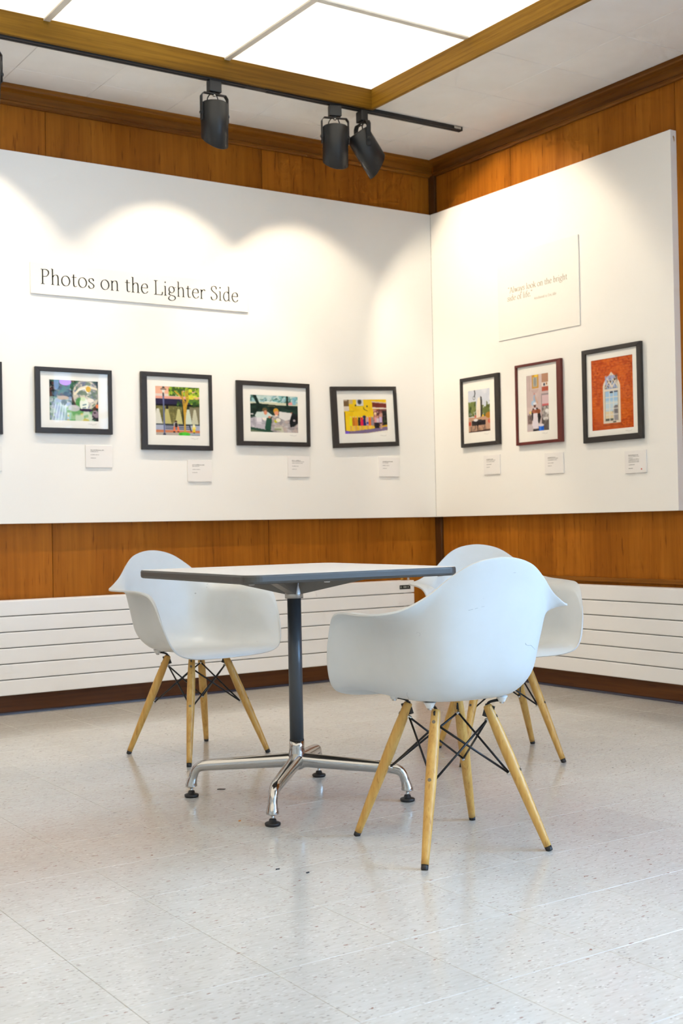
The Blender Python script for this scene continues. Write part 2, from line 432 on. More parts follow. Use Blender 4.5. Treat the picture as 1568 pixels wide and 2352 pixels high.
# soffit: slab with tiles, light well open in the middle
WX0, WY0 = FX-8*.905, FY-9*.845                # far ends of the light well, enlarged out of view for extra bounce light
bm = BM()
box(bm, XMIN-.2, .2, FY+.0215, .012, ZC+.012, ZC+.3); box(bm, FX+.0215, .012, YMIN, FY+.0215, ZC+.012, ZC+.3)
box(bm, XMIN, WX0-.0215, YMIN, FY+.0215, ZC+.012, ZC+.3); box(bm, WX0-.0215, FX+.0215, YMIN, WY0-.0215, ZC+.012, ZC+.3)
box(bm, WX0-.0215, FX+.0215, WY0-.0215, FY+.0215, FZ1+.12, ZC+.3)
ceil = struct('ceiling', bm, M_DARK)
def ctile(x0, x1, y0, y1):
    obj('ceiling_tile', boxbm(x0+.0006, x1-.0006, y0+.0006, y1-.0006, ZC, ZC+.012, bev=.0018, seg=1), M_SOFFIT, ceil)
xs = [-9.0, -8.36, -7.92, -7.48, -7.04, -6.6, -6.16, -5.72, -5.28, -4.84, -4.40, -3.965, -3.53, -3.09, -2.652, -2.215, -1.778, -1.338, FX+.0215]
for a, b in zip(xs, xs[1:]):
    ctile(a, b, FY+.0215, -.24); ctile(a, b, -.24, 0)
ctile(FX+.0215, -.455, FY+.0215, -.24); ctile(-.455, 0, FY+.0215, -.24); ctile(FX+.0215, -.455, -.24, 0); ctile(-.455, 0, -.24, 0)
ys = [FY+.0215, -1.10, -1.552, -2.003, -2.455, -2.906, -3.358, -4.5, -6.0, YMIN]
for a, b in zip(ys, ys[1:]):
    ctile(FX+.0215, -.455, b, a); ctile(-.455, 0, b, a)
ctile(XMIN, WX0-.0215, YMIN, FY+.0215); ctile(WX0-.0215, FX+.0215, YMIN, WY0-.0215)

# fascia boards of the light well
struct('trim_3', boxbm(WX0-.02, FX+.02, FY, FY+.02, FZ0, FZ1+.1, bev=.0015), W_FASX)
struct('trim_4', boxbm(FX, FX+.02, WY0, FY-.0003, FZ0, FZ1+.1, bev=.0015), W_FASY)
struct('trim_6', boxbm(WX0-.02, FX+.02, WY0-.02, WY0-.0003, FZ0, FZ1+.1), W_FASX)
struct('trim_7', boxbm(WX0-.02, WX0, WY0, FY-.0003, FZ0, FZ1+.1), W_FASY)

# luminous ceiling: single lens panels in a bar grid
lum = thing('luminous_ceiling', 'frosted luminous ceiling panels glowing inside the wood-edged light well', 'ceiling light', (FX-2.7, FY-2.1, FZ1))
def child(name, bm, m, par, smooth=False):
    """mesh given in world coordinates, parented to a moved empty"""
    bpy.context.view_layer.update()
    bm.transform(par.matrix_world.inverted()); return obj(name, bm, m, par, smooth)
gx = [FX]+[-1.745-.905*k for k in range(7)]+[WX0]; gy = [FY]+[-1.455-.845*k for k in range(8)]+[WY0]
for a, b in zip(gx, gx[1:]):
    for c, d in zip(gy, gy[1:]):
        child('lens_panel', boxbm(b+.003, a-.003, d+.003, c-.003, FZ1+.004, FZ1+.008), M_LENS, lum)
for x in gx[1:-1]: child('grid_bar', boxbm(x-.015, x+.015, WY0+.002, FY-.002, FZ1-.006, FZ1+.003, bev=.001, seg=1), M_TBAR, lum)
for y in gy[1:-1]:
    for a, b in zip(gx, gx[1:]): child('grid_bar', boxbm(b+.0155, a-.0155, y-.015, y+.015, FZ1-.005, FZ1+.003, bev=.001, seg=1), M_TBAR, lum)

# ------------------------------------------------------------------ white display panels
p1 = thing('display_panel', 'long white painted display board carrying the title sign on the left wall', 'display board', (-3.0, -.02, ZB))
child('board', boxbm(-6.2, -TP, -TP, -.0005, ZB, ZT, bev=.0015), M_BOARD, p1)
p2 = thing('display_panel', 'white painted display board with the quote sign, its bare end towards the window side', 'display board', (-.02, -1.0, ZB))
child('board', boxbm(-TP, -.0005, -1.905, -TP-.0006, ZB, ZT, bev=.0015), M_BOARD, p2)
bm = BM(); v = [bm.verts.new((-.026+dx, -1.9054, ZT-.03+dz)) for dx, dz in ((0,0), (.006,.004), (.012,-.002), (.013,-.016), (.009,-.028), (.004,-.014))]
bm.faces.new(v); child('chipped_paint', bm, mat('chip', srgb(176,146,104), .8), p2)

# ------------------------------------------------------------------ radiators
def radiator(name, label, horizontal, a, b, badge=False):
    """wall radiator of six flat horizontal tubes; a..b along the wall"""
    r = thing(name, label, 'radiator', ((a+b)/2, -.04, RB) if horizontal else (-.04, (a+b)/2, RB))
    P = (lambda u0, u1, w0, w1, z0, z1, **k: boxbm(u0, u1, -w1, -w0, z0, z1, **k)) if horizontal else (lambda u0, u1, w0, w1, z0, z1, **k: boxbm(-w1, -w0, u0, u1, z0, z1, **k))
    h = (RT-RB)/6
    for k in range(6):
        child('slat', P(a, b, .046, TR, RB+k*h+.0018, RB+(k+1)*h-.0018, bev=.005, seg=2), M_RAD, r)
    for z0, z1 in ((RB+.03, RB+.07), (RT-.07, RT-.03)):
        pass
    child('header', P(a, a+.06, .0465-.03, .0455, RB+.01, RT-.004, bev=.004), M_RAD, r)
    child('header', P(b-.06, b, .0465-.03, .0455, RB+.01, RT-.004, bev=.004), M_RAD, r)
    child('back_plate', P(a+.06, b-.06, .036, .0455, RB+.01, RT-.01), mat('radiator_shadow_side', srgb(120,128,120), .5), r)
    child('top_grille', P(a+.061, b-.061, .014, .0455, RT-.008, RT-.0005, bev=.002), M_RAD, r)
    n = max(2, int((b-a)/1.2))
    for k in range(n):
        u = a+.25+(b-a-.5)*k/(n-1)
        child('wall_bracket', P(u-.02, u+.02, .0006, .0355, RT-.12, RT-.06), M_RAD, r)
    return r
ra = radiator('radiator', 'low white radiator of six long flat tubes along the left wall', True, -6.4, -.238)
zb_ = RT-.052
child('badge', boxbm(-.345, -.268, -TR-.0015, -TR, zb_, zb_+.024), mat('badge_black', srgb(24,28,26), .4), ra)
bm = BM()
for u in (-.336, -.315, -.307, -.299, -.284): box(bm, u-.002, u+.002, -TR-.0022, -TR-.0015, zb_+.008, zb_+.017)
child('badge_marks', bm, mat('badge_white', srgb(190,190,180), .5), ra)
bm = BM(); tube(bm, [(-.262, -.045, RT-.0005), (-.262, -.045, RT+.03)], .008); lathe(bm, [(.013, RT+.028), (.015, RT+.032), (.015, RT+.046), (.011, RT+.05)], 14, Matrix.Translation((-.262, -.045, 0)))
child('valve', bm, M_STEEL, ra, True)
bm = BM(); lathe(bm, [(.007, RT), (.008, RT+.004), (.008, RT+.012), (.004, RT+.015)], 12, Matrix.Translation((-.312, -.05, 0))); child('vent_cap', bm, M_BRASS, ra, True)
radiator('radiator', 'white flat-tube radiator under the quote-sign board on the right wall', False, -3.2, -.26)

# ------------------------------------------------------------------ lettering (drawn with a broad nib)
XH = .46
def _sp(*p): return ('s', p)
def _ln(*p): return ('l', p)
def _el(cx, cy, rx, ry): return ('e', (cx, cy, rx, ry))
def _dot(x, y, r): return ('d', (x, y, r))
def _sf(x0, x1, y): return ('t', ((x0, y), (x1, y)))
G = {
 'P': (.50, [_ln((.13,0),(.13,.68)), _sp((.13,.665),(.28,.68),(.40,.61),(.41,.48),(.31,.36),(.13,.345)), _sf(.04,.23,0), _sf(.04,.14,.675)]),
 'h': (.50, [_ln((.11,0),(.11,.73)), _sp((.11,.33),(.18,.43),(.27,.465),(.35,.43),(.38,.32)), _ln((.38,.33),(.38,0)), _sf(.04,.19,0), _sf(.31,.46,0), _sf(.04,.12,.725)]),
 'o': (.50, [_el(.25,.228,.195,.235)]),
 't': (.33, [_ln((.14,.57),(.14,.12)), _sp((.14,.13),(.16,.04),(.22,.0),(.30,.04)), _sf(.03,.29,.44)]),
 's': (.38, [_sp((.31,.35),(.27,.44),(.18,.465),(.09,.42),(.08,.33),(.16,.26),(.26,.20),(.32,.12),(.27,.02),(.17,-.008),(.08,.03),(.05,.12))]),
 'n': (.50, [_ln((.11,0),(.11,.45)), _sp((.11,.33),(.18,.43),(.27,.465),(.35,.43),(.38,.32)), _ln((.38,.33),(.38,0)), _sf(.04,.19,0), _sf(.31,.46,0), _sf(.04,.12,.445)]),
 'e': (.44, [_sf(.07,.38,.265), _sp((.38,.27),(.35,.41),(.23,.465),(.11,.39),(.06,.23),(.11,.07),(.22,-.006),(.33,.03),(.40,.11))]),
 'L': (.53, [_ln((.13,0),(.13,.68)), _sf(.04,.46,0), _sf(.04,.23,.675), _ln((.455,0),(.49,.15))]),
 'i': (.24, [_ln((.11,0),(.11,.45)), _dot(.11,.64,.042), _sf(.04,.19,0), _sf(.04,.12,.445)]),
 'g': (.47, [_el(.21,.305,.14,.155), _sp((.12,.18),(.075,.11),(.11,.045),(.26,.015),(.38,-.03),(.40,-.13),(.30,-.215),(.16,-.225),(.055,-.17),(.06,-.08),(.14,-.005)), _ln((.31,.40),(.44,.435))]),
 'r': (.35, [_ln((.11,0),(.11,.45)), _sp((.11,.31),(.17,.42),(.25,.465),(.31,.44)), _dot(.305,.425,.03), _sf(.04,.20,0), _sf(.04,.12,.445)]),
 'S': (.46, [_sp((.36,.54),(.33,.65),(.22,.69),(.11,.64),(.08,.52),(.16,.42),(.30,.33),(.385,.21),(.35,.06),(.22,-.01),(.10,.02),(.055,.15))]),
 'd': (.49, [_sp((.36,.38),(.26,.462),(.13,.41),(.06,.22),(.12,.045),(.22,-.006),(.36,.09)), _ln((.36,.73),(.36,.02)), _sf(.29,.37,.725), _sf(.36,.45,.012)]),
 'A': (.62, [_ln((.07,0),(.30,.69)), _ln((.30,.69),(.54,0)), _sf(.16,.44,.23), _sf(.0,.16,0), _sf(.44,.62,0)]),
 'l': (.24, [_ln((.11,0),(.11,.73)), _sf(.04,.19,0), _sf(.04,.12,.725)]),
 'w': (.64, [_ln((.06,.45),(.19,0)), _ln((.19,0),(.32,.43)), _ln((.32,.43),(.45,0)), _ln((.45,0),(.58,.45)), _sf(0,.14,.445), _sf(.52,.65,.445)]),
 'a': (.42, [_sp((.08,.37),(.15,.45),(.25,.455),(.31,.36)), _ln((.31,.37),(.31,.06)), _ln((.31,.06),(.40,.01)), _sp((.31,.28),(.18,.23),(.08,.17),(.07,.06),(.15,-.005),(.31,.09))]),
 'y': (.44, [_ln((.06,.45),(.22,.02)), _ln((.38,.45),(.17,-.14)), _sp((.17,-.14),(.12,-.21),(.04,-.21)), _sf(0,.14,.445), _sf(.32,.45,.445)]),
 'k': (.46, [_ln((.11,0),(.11,.73)), _ln((.12,.20),(.36,.44)), _ln((.19,.28),(.40,0)), _sf(.04,.19,0), _sf(.33,.48,0), _sf(.28,.43,.445), _sf(.04,.12,.725)]),
 'b': (.47, [_ln((.11,.73),(.11,.02)), _sp((.11,.35),(.20,.455),(.32,.44),(.40,.25),(.34,.05),(.22,-.006),(.11,.06)), _sf(.04,.12,.725)]),
 'f': (.30, [_sp((.34,.67),(.28,.73),(.18,.70),(.13,.56)), _ln((.13,.57),(.13,0)), _sf(.03,.28,.44), _sf(.05,.22,0)]),
 'u': (.49, [_ln((.11,.45),(.11,.13)), _sp((.11,.14),(.15,.02),(.24,.0),(.37,.09)), _ln((.37,.45),(.37,0)), _sf(.04,.12,.445), _sf(.30,.38,.445), _sf(.37,.45,.008)]),
 'c': (.42, [_sp((.37,.36),(.31,.45),(.22,.465),(.11,.39),(.06,.23),(.11,.07),(.22,-.006),(.33,.03),(.39,.11))]),
 'E': (.52, [_ln((.13,0),(.13,.68)), _sf(.04,.44,0), _sf(.04,.42,.675), _sf(.13,.36,.36), _ln((.44,0),(.465,.13)), _ln((.42,.675),(.435,.56))]),
 'I': (.28, [_ln((.14,0),(.14,.68)), _sf(.04,.24,0), _sf(.04,.24,.675)]),
 '.': (.18, [_dot(.08,.03,.045)]),
 '\u201c': (.30, [_sp((.10,.72),(.06,.66),(.07,.60)), _dot(.08,.61,.035), _sp((.22,.72),(.18,.66),(.19,.60)), _dot(.20,.61,.035)]),
 '\u201d': (.30, [_sp((.06,.58),(.10,.64),(.09,.70)), _dot(.08,.69,.035), _sp((.18,.58),(.22,.64),(.21,.70)), _dot(.20,.69,.035)]),
 ' ': (.25, []),
}
def text_width(s): return sum(G[c][0] for c in s)
def text_mesh(bm, s, place, size, x0, y0, thick=.036, thin=.012, ang=.28):
    """place(u,v,k)->3D point; u right, v up"""
    e1 = (math.cos(ang), math.sin(ang)); lay = 0
    def hw(nx, ny):
        a = nx*e1[0]+ny*e1[1]; b = -nx*e1[1]+ny*e1[0]
        return math.hypot(a*thick, b*thin)
    def strip(pts, closed=False, fixed=None):
        n = len(pts); L = []; Rr = []
        for i in range(n):
            if closed: a, b = pts[(i-1)%n], pts[(i+1)%n]
            else: a, b = pts[max(i-1,0)], pts[min(i+1,n-1)]
            dx, dy = b[0]-a[0], b[1]-a[1]; l = math.hypot(dx, dy) or 1; nx, ny = -dy/l, dx/l
            h = fixed if fixed else hw(nx, ny)
            L.append((pts[i][0]+nx*h, pts[i][1]+ny*h)); Rr.append((pts[i][0]-nx*h, pts[i][1]-ny*h))
        A = [bm.verts.new(place(x0+(cur+p[0])*size, y0+p[1]*size)) for p in L]; B = [bm.verts.new(place(x0+(cur+p[0])*size, y0+p[1]*size)) for p in Rr]
        for i in range(n if closed else n-1): bm.faces.new((A[i], A[(i+1)%n], B[(i+1)%n], B[i]))
    cur = 0.
    for ch in s:
        adv, strokes = G[ch]
        for k, p in strokes:
            if k == 'l': strip(list(p))
            elif k == 't': strip(list(p), fixed=thin*1.15)
            elif k == 's': strip([tuple(q[:2]) for q in crom([(a, b, 0) for a, b in p], 6)])
            elif k == 'e':
                strip([(p[0]+p[2]*math.cos(t*math.tau/28), p[1]+p[3]*math.sin(t*math.tau/28)) for t in range(28)], True)
            elif k == 'd':
                f = [bm.verts.new(place(x0+(cur+p[0]+p[2]*math.cos(t*math.tau/10))*size, y0+(p[1]+p[2]*math.sin(t*math.tau/10))*size)) for t in range(10)]
                bm.faces.new(f)
        cur += adv
    return cur*size

def letters(par, s, place, size, x0, y0, m, thick, thin):
    u = x0
    for ch in s:
        if ch != ' ':
            bm = BM(); text_mesh(bm, ch, place, size, u, y0, thick, thin)
            bmesh.ops.recalc_face_normals(bm, faces=bm.faces); child('letter', bm, m, par)
        u += G[ch][0]*size

# title sign
sx0, sx1, sz0, sz1 = -2.527, -1.312, 2.048, 2.201; sd = TP+.010
ts = thing('title_sign', 'long white foam-board sign with the exhibition title in dark serif letters', 'sign', ((sx0+sx1)/2, -TP, sz0))
child('sign_board', boxbm(sx0, sx1, -sd, -TP-.0003, sz0, sz1, bev=.0006, seg=1), M_FOAM, ts)
s = 'Photos on the Lighter Side'; wd = 2.478-1.368; size = wd/text_width(s)
letters(ts, s, lambda u, v: (u, -sd-.0006, v), size, -2.480, 2.0985, M_INK, .032, .012)
# quote sign (along the right wall the reading direction is -y)
qd = TP+.006
qs = thing('quote_sign', 'large square pale sign with a two-line quotation in gold serif letters', 'sign', (-TP, -.965, 1.893))
child('sign_board', boxbm(-qd, -TP-.0003, -1.284, -.648, 1.893, 2.362, bev=.0006, seg=1), M_FOAM, qs)
bm = BM(); pl = lambda u, v: (-qd-.0006, -u, v)
s = '\u201cAlways look on the bright'; size = (1.200-.735)/text_width(s)
letters(qs, s, pl, size, .735, 2.146, M_GOLDINK, .034, .012)
s = 'side of life.\u201d'; letters(qs, s, pl, size, .728, 2.103, M_GOLDINK, .034, .012)
s = 'Attributed to Eric Idle'; size = (1.116-.943)/text_width(s); text_mesh(bm, s, pl, size, .943, 2.079, .034, .014)
bmesh.ops.recalc_face_normals(bm, faces=bm.faces); tag(child('attribution_line', bm, M_GOLDINK, qs), kind='stuff')

# ------------------------------------------------------------------ photographs (prints painted as coloured cells)
class Can:
    def __init__(s, w, h, bg=(200,200,200)):
        s.w, s.h = w, h; s.a = np.ones((h, w, 3))*np.array(bg, float)
        s.X, s.Y = np.meshgrid((np.arange(w)+.5)/w, (np.arange(h)+.5)/h)
    def put(s, m, c, al=1.):
        m = np.clip(m, 0, 1)[..., None]*al; s.a = s.a*(1-m)+np.array(c, float)*m
    def rect(s, x0, y0, x1, y1, c, al=1.): s.put(((s.X>=x0)&(s.X<x1)&(s.Y>=y0)&(s.Y<y1)).astype(float), c, al)
    def ell(s, cx, cy, rx, ry, c, al=1., soft=.12, rot=0.):
        dx, dy = s.X-cx, s.Y-cy; u = dx*math.cos(rot)+dy*math.sin(rot); v = -dx*math.sin(rot)+dy*math.cos(rot)
        d = np.sqrt((u/rx)**2+(v/ry)**2); s.put((1-d)/soft+.5, c, al)
    def ring(s, cx, cy, rx, ry, wd, c, al=1.):
        d = np.sqrt(((s.X-cx)/rx)**2+((s.Y-cy)/ry)**2); s.put((wd-np.abs(d-1))/.06, c, al)
    def line(s, p, wd, c, al=1.):
        m = np.zeros_like(s.X)
        for (x0, y0), (x1, y1) in zip(p, p[1:]):
            dx, dy = x1-x0, y1-y0; t = np.clip(((s.X-x0)*dx+(s.Y-y0)*dy)/(dx*dx+dy*dy+1e-9), 0, 1)
            d = np.hypot(s.X-x0-t*dx, s.Y-y0-t*dy); m = np.maximum(m, np.clip((wd-d)/.006+.5, 0, 1))
        s.put(m, c, al)
    def poly(s, pts, c, al=1.):
        ins = np.zeros(s.X.shape, bool); n = len(pts)
        for i in range(n):
            x0, y0 = pts[i]; x1, y1 = pts[(i+1)%n]
            if y0 == y1: continue
            ins ^= ((y0 > s.Y) != (y1 > s.Y)) & (s.X < (x1-x0)*(s.Y-y0)/(y1-y0)+x0)
        s.put(ins.astype(float), c, al)
    def noise(s, f, seed):
        r = np.random.default_rng(seed); n = int(f)+3; g = r.random((n, n))
        u, v = s.X*f, s.Y*f; i, j = u.astype(int), v.astype(int); a, b = u-i, v-j; a = a*a*(3-2*a); b = b*b*(3-2*b)
        return (g[j,i]*(1-a)+g[j,i+1]*a)*(1-b)+(g[j+1,i]*(1-a)+g[j+1,i+1]*a)*b
    def mottle(s, cols, f, seed, mask=None, thr=.5, al=.8):
        for k, c in enumerate(cols):
            n = .6*s.noise(f, seed+k)+.4*s.noise(f*2.3, seed+50+k); m = np.clip((n-thr)/.06, 0, 1)
            if mask is not None: m = m*mask
            s.put(m, c, al)
    def box(s, x0, y0, x1, y1): return ((s.X>=x0)&(s.X<x1)&(s.Y>=y0)&(s.Y<y1)).astype(float)
    def blur(s, k=1):
        for _ in range(k):
            p = np.pad(s.a, ((1,1),(1,1),(0,0)), 'edge'); s.a = (p[1:-1,1:-1]*4+p[:-2,1:-1]+p[2:,1:-1]+p[1:-1,:-2]+p[1:-1,2:])/8

def pic_cherub():
    c = Can(120, 96, (46,58,52))
    c.mottle([(30,60,44), (70,92,110), (24,20,24), (96,60,50), (60,110,80)], 9, 3, thr=.55)
    c.ell(.33,.05,.12,.09,(190,140,235)); c.ell(.15,.10,.05,.16,(110,150,200),.7); c.mottle([(220,190,170)], 26, 8, thr=.74)
    c.poly([(.02,1),(.03,.75),(.12,.45),(.30,.42),(.42,.6),(.46,1)], (176,196,190))
    c.mottle([(225,230,225),(120,150,130),(150,160,190)], 12, 21, c.box(.02,.42,.46,1), .52, .7); c.ell(.28,.44,.12,.05,(190,160,120)); c.ell(.3,.55,.06,.07,(60,70,60),.7)
    for k in range(5): c.line([(.06+.06*k,1),(.14+.05*k,.58)], .008, (236,240,236), .7)
    c.poly([(.33,.7),(.42,.6),(.6,.72),(.85,.78),(.9,1),(.42,1)], (150,190,140)); c.mottle([(225,190,80),(90,160,90),(220,225,210)], 8, 33, c.box(.36,.62,.88,1), .55, .7)
    c.ell(.74,.34,.27,.36,(150,150,150)); c.mottle([(200,196,190),(110,120,150),(225,215,190),(110,130,110)], 10, 41, ((((c.X-.74)/.26)**2+((c.Y-.34)/.35)**2)<1).astype(float), .52, .8)
    c.ring(.74,.36,.25,.34,.05,(225,210,180)); c.line([(.52,.34),(.62,.2),(.76,.14),(.95,.2)], .025, (236,226,200)); c.line([(.60,.24),(.72,.19),(.78,.30)], .018, (245,240,225)); c.ell(.79,.21,.05,.07,(228,180,60))
    c.ell(.62,.55,.09,.13,(70,150,70),.8); c.ell(.70,.58,.09,.16,(235,240,225)); c.ell(.83,.48,.07,.05,(240,230,215)); c.ell(.68,.45,.05,.05,(215,230,190)); c.line([(.68,.60),(.74,.58)], .012, (80,120,130)); c.line([(.68,.67),(.73,.66)], .012, (90,120,130))
    c.ell(.74,.72,.13,.035,(50,30,60)); c.ell(.5,.68,.12,.08,(215,205,215),.8); c.ell(.93,.82,.07,.1,(150,130,140)); c.mottle([(40,30,40)], 22, 77, c.box(.86,.6,1,1), .5); c.ell(.97,.62,.04,.05,(230,130,80))
    return c
def pic_street():
    c = Can(112, 120, (120,116,80))
    c.rect(0,0,1,.27,(232,176,148)); c.rect(0,.16,1,.21,(222,206,196)); c.rect(0,.21,1,.26,(228,160,140)); c.rect(0,.26,1,.40,(44,40,70)); c.rect(0,.37,1,.40,(20,20,30))
    c.rect(0,.40,1,.78,(112,108,62)); c.mottle([(86,84,50),(150,142,84)], 20, 4, c.box(0,.40,1,.76), .55, .6); c.rect(.76,.42,1,.78,(128,122,96)); c.rect(.60,.40,.76,.78,(40,50,40))
    for x, w, col in ((.06,.10,(212,210,196)), (.26,.10,(190,180,116)), (.52,.09,(196,190,130)), (.73,.09,(206,214,196)), (.88,.08,(200,198,170))):
        c.poly([(x-w*.28,.46),(x+w*.28,.46),(x+w,.76),(x-w,.76)], col)
    c.ell(.265,.43,.03,.035,(30,30,30)); c.rect(0,.755,1,.79,(64,76,80)); c.rect(0,.78,1,.88,(170,176,196)); c.rect(0,.88,1,.93,(206,128,88)); c.rect(0,.93,1,1,(176,168,160)); c.rect(.75,.93,1,1,(160,170,180)); c.rect(.8,.98,1,1,(50,40,40))
    for z in (.785,.815,.85): c.rect(.22,z,.78,z+.017,(48,52,66))
    c.line([(.76,.79),(.79,.90)], .012, (40,44,50))
    c.mottle([(70,110,30),(116,160,40),(170,196,60),(60,90,40)], 14, 12, c.box(.30,0,1,.20), .52, .9); c.mottle([(110,150,40),(226,226,60)], 14, 19, c.box(.70,.0,1,.36), .55, .9); c.mottle([(46,80,40),(90,130,50)], 14, 23, c.box(.48,.27,1,.42), .56, .9)
    for p in ([(.655,.92),(.645,.6),(.62,.3),(.60,.1)], [(.655,.7),(.69,.4),(.735,.25),(.72,.08)], [(.65,.6),(.66,.3),(.55,.18),(.44,.1)], [(.65,.45),(.70,.3),(.68,.1)]): c.line(p, .013, (204,156,50))
    c.line([(.655,.93),(.652,.55)], .02, (200,158,60))
    c.line([(.185,.18),(.195,.6),(.20,.97)], .016, (100,110,150)); c.ell(.20,.975,.03,.03,(60,66,90)); c.poly([(.15,.07),(.23,.07),(.205,.16),(.175,.16)], (222,220,206)); c.line([(.135,.07),(.245,.07)], .008, (50,50,54)); c.poly([(.15,.05),(.23,.05),(.19,.0)], (70,72,70)); c.line([(.185,.15),(.187,.2)], .014, (50,54,60))
    c.ell(.455,.71,.025,.022,(60,40,40)); c.poly([(.40,.74),(.45,.72),(.51,.77),(.51,.82),(.40,.82)], (176,166,160)); c.ell(.46,.78,.03,.05,(50,44,50)); c.line([(.42,.83),(.415,.91)], .022, (232,120,80)); c.line([(.50,.83),(.505,.90)], .022, (232,120,80)); c.rect(.39,.91,.44,.93,(40,36,40)); c.rect(.48,.905,.53,.925,(40,36,40))
    c.rect(.83,.80,.88,.92,(236,206,40)); c.ell(.855,.79,.03,.03,(240,232,180)); c.rect(.835,.92,.875,.945,(70,100,70)); c.rect(.81,.82,.90,.85,(240,220,120))
    c.ell(.64,.965,.13,.045,(80,196,60)); c.mottle([(50,160,40)], 30, 61, c.box(.52,.93,.77,1), .55, .7)
    return c
def pic_car():
    c = Can(124, 86, (28,50,44))
    c.rect(0,0,1,.24,(120,178,180)); c.mottle([(190,220,216),(80,130,130),(160,190,200),(60,100,90),(210,226,220)], 16, 5, c.box(0,0,1,.26), .52, .8)
    c.rect(0,.2,1,.27,(206,206,180)); c.poly([(0,.24),(.2,.235),(.75,.28),(1,.36),(1,.42),(.5,.33),(0,.33)], (26,46,42)); c.rect(.30,.17,.55,.20,(230,236,232))
    c.line([(.09,0),(.19,.30)], .03, (20,44,40)); c.line([(.77,0),(.77,.32)], .022, (26,48,40)); c.poly([(.79,.20),(.86,.16),(.9,.25),(.79,.24)], (226,150,150)); c.rect(.88,.05,.95,.24,(120,180,200),.8)
    c.rect(.36,.28,.52,.31,(90,90,70)); c.mottle([(16,30,28),(40,70,60)], 9, 71, c.box(0,.3,1,.62), .55, .6)
    c.poly([(0,.62),(.34,.56),(.42,.60),(.32,.92),(0,.86)], (186,180,190)); c.mottle([(220,216,222),(150,146,156)], 12, 13, c.box(0,.58,.36,.9), .55, .6); c.rect(.14,.60,.24,.72,(226,222,226)); c.ell(.30,.62,.05,.06,(238,232,222))
    c.poly([(.46,.54),(.62,.54),(1,.68),(1,1),(.6,1),(.42,.94)], (170,164,166)); c.mottle([(206,200,200),(140,134,136),(190,170,160)], 16, 17, c.box(.44,.56,1,1), .52, .7); c.poly([(.48,.86),(.66,.82),(.70,1),(.66,1)], (196,196,176)); c.rect(.5,.88,.64,.93,(150,156,120)); c.ell(.53,.69,.035,.04,(190,190,40)); c.ell(.58,.66,.05,.05,(232,226,206))
    c.poly([(.34,.62),(.44,.56),(.42,.94),(.30,.9)], (40,84,70)); c.poly([(0,.86),(.4,.94),(.5,1),(0,1)], (40,76,62)); c.poly([(0,.92),(.3,.98),(.3,1),(0,1)], (116,128,104))
    c.poly([(.10,.56),(.14,.46),(.30,.44),(.38,.46),(.47,.55),(.40,.60),(.14,.60)], (206,220,214)); c.ell(.305,.40,.05,.055,(110,90,60)); c.ell(.32,.47,.035,.06,(216,140,110)); c.ell(.40,.59,.03,.03,(206,130,100)); c.rect(.02,.5,.07,.54,(206,200,200))
    c.poly([(.60,.43),(.86,.46),(.87,.62),(.72,.67),(.60,.60)], (222,220,216)); c.ell(.535,.42,.055,.075,(204,150,50)); c.ell(.545,.48,.045,.06,(222,150,120)); c.ell(.54,.545,.035,.02,(236,210,190)); c.ell(.86,.46,.02,.02,(200,130,100))
    c.poly([(.87,.45),(.96,.5),(1,.6),(1,.72),(.9,.82),(.83,.84),(.81,.70)], (24,30,34)); c.ell(.91,.66,.025,.03,(190,180,180)); c.rect(.08,.62,.1,.7,(160,156,160))
    return c
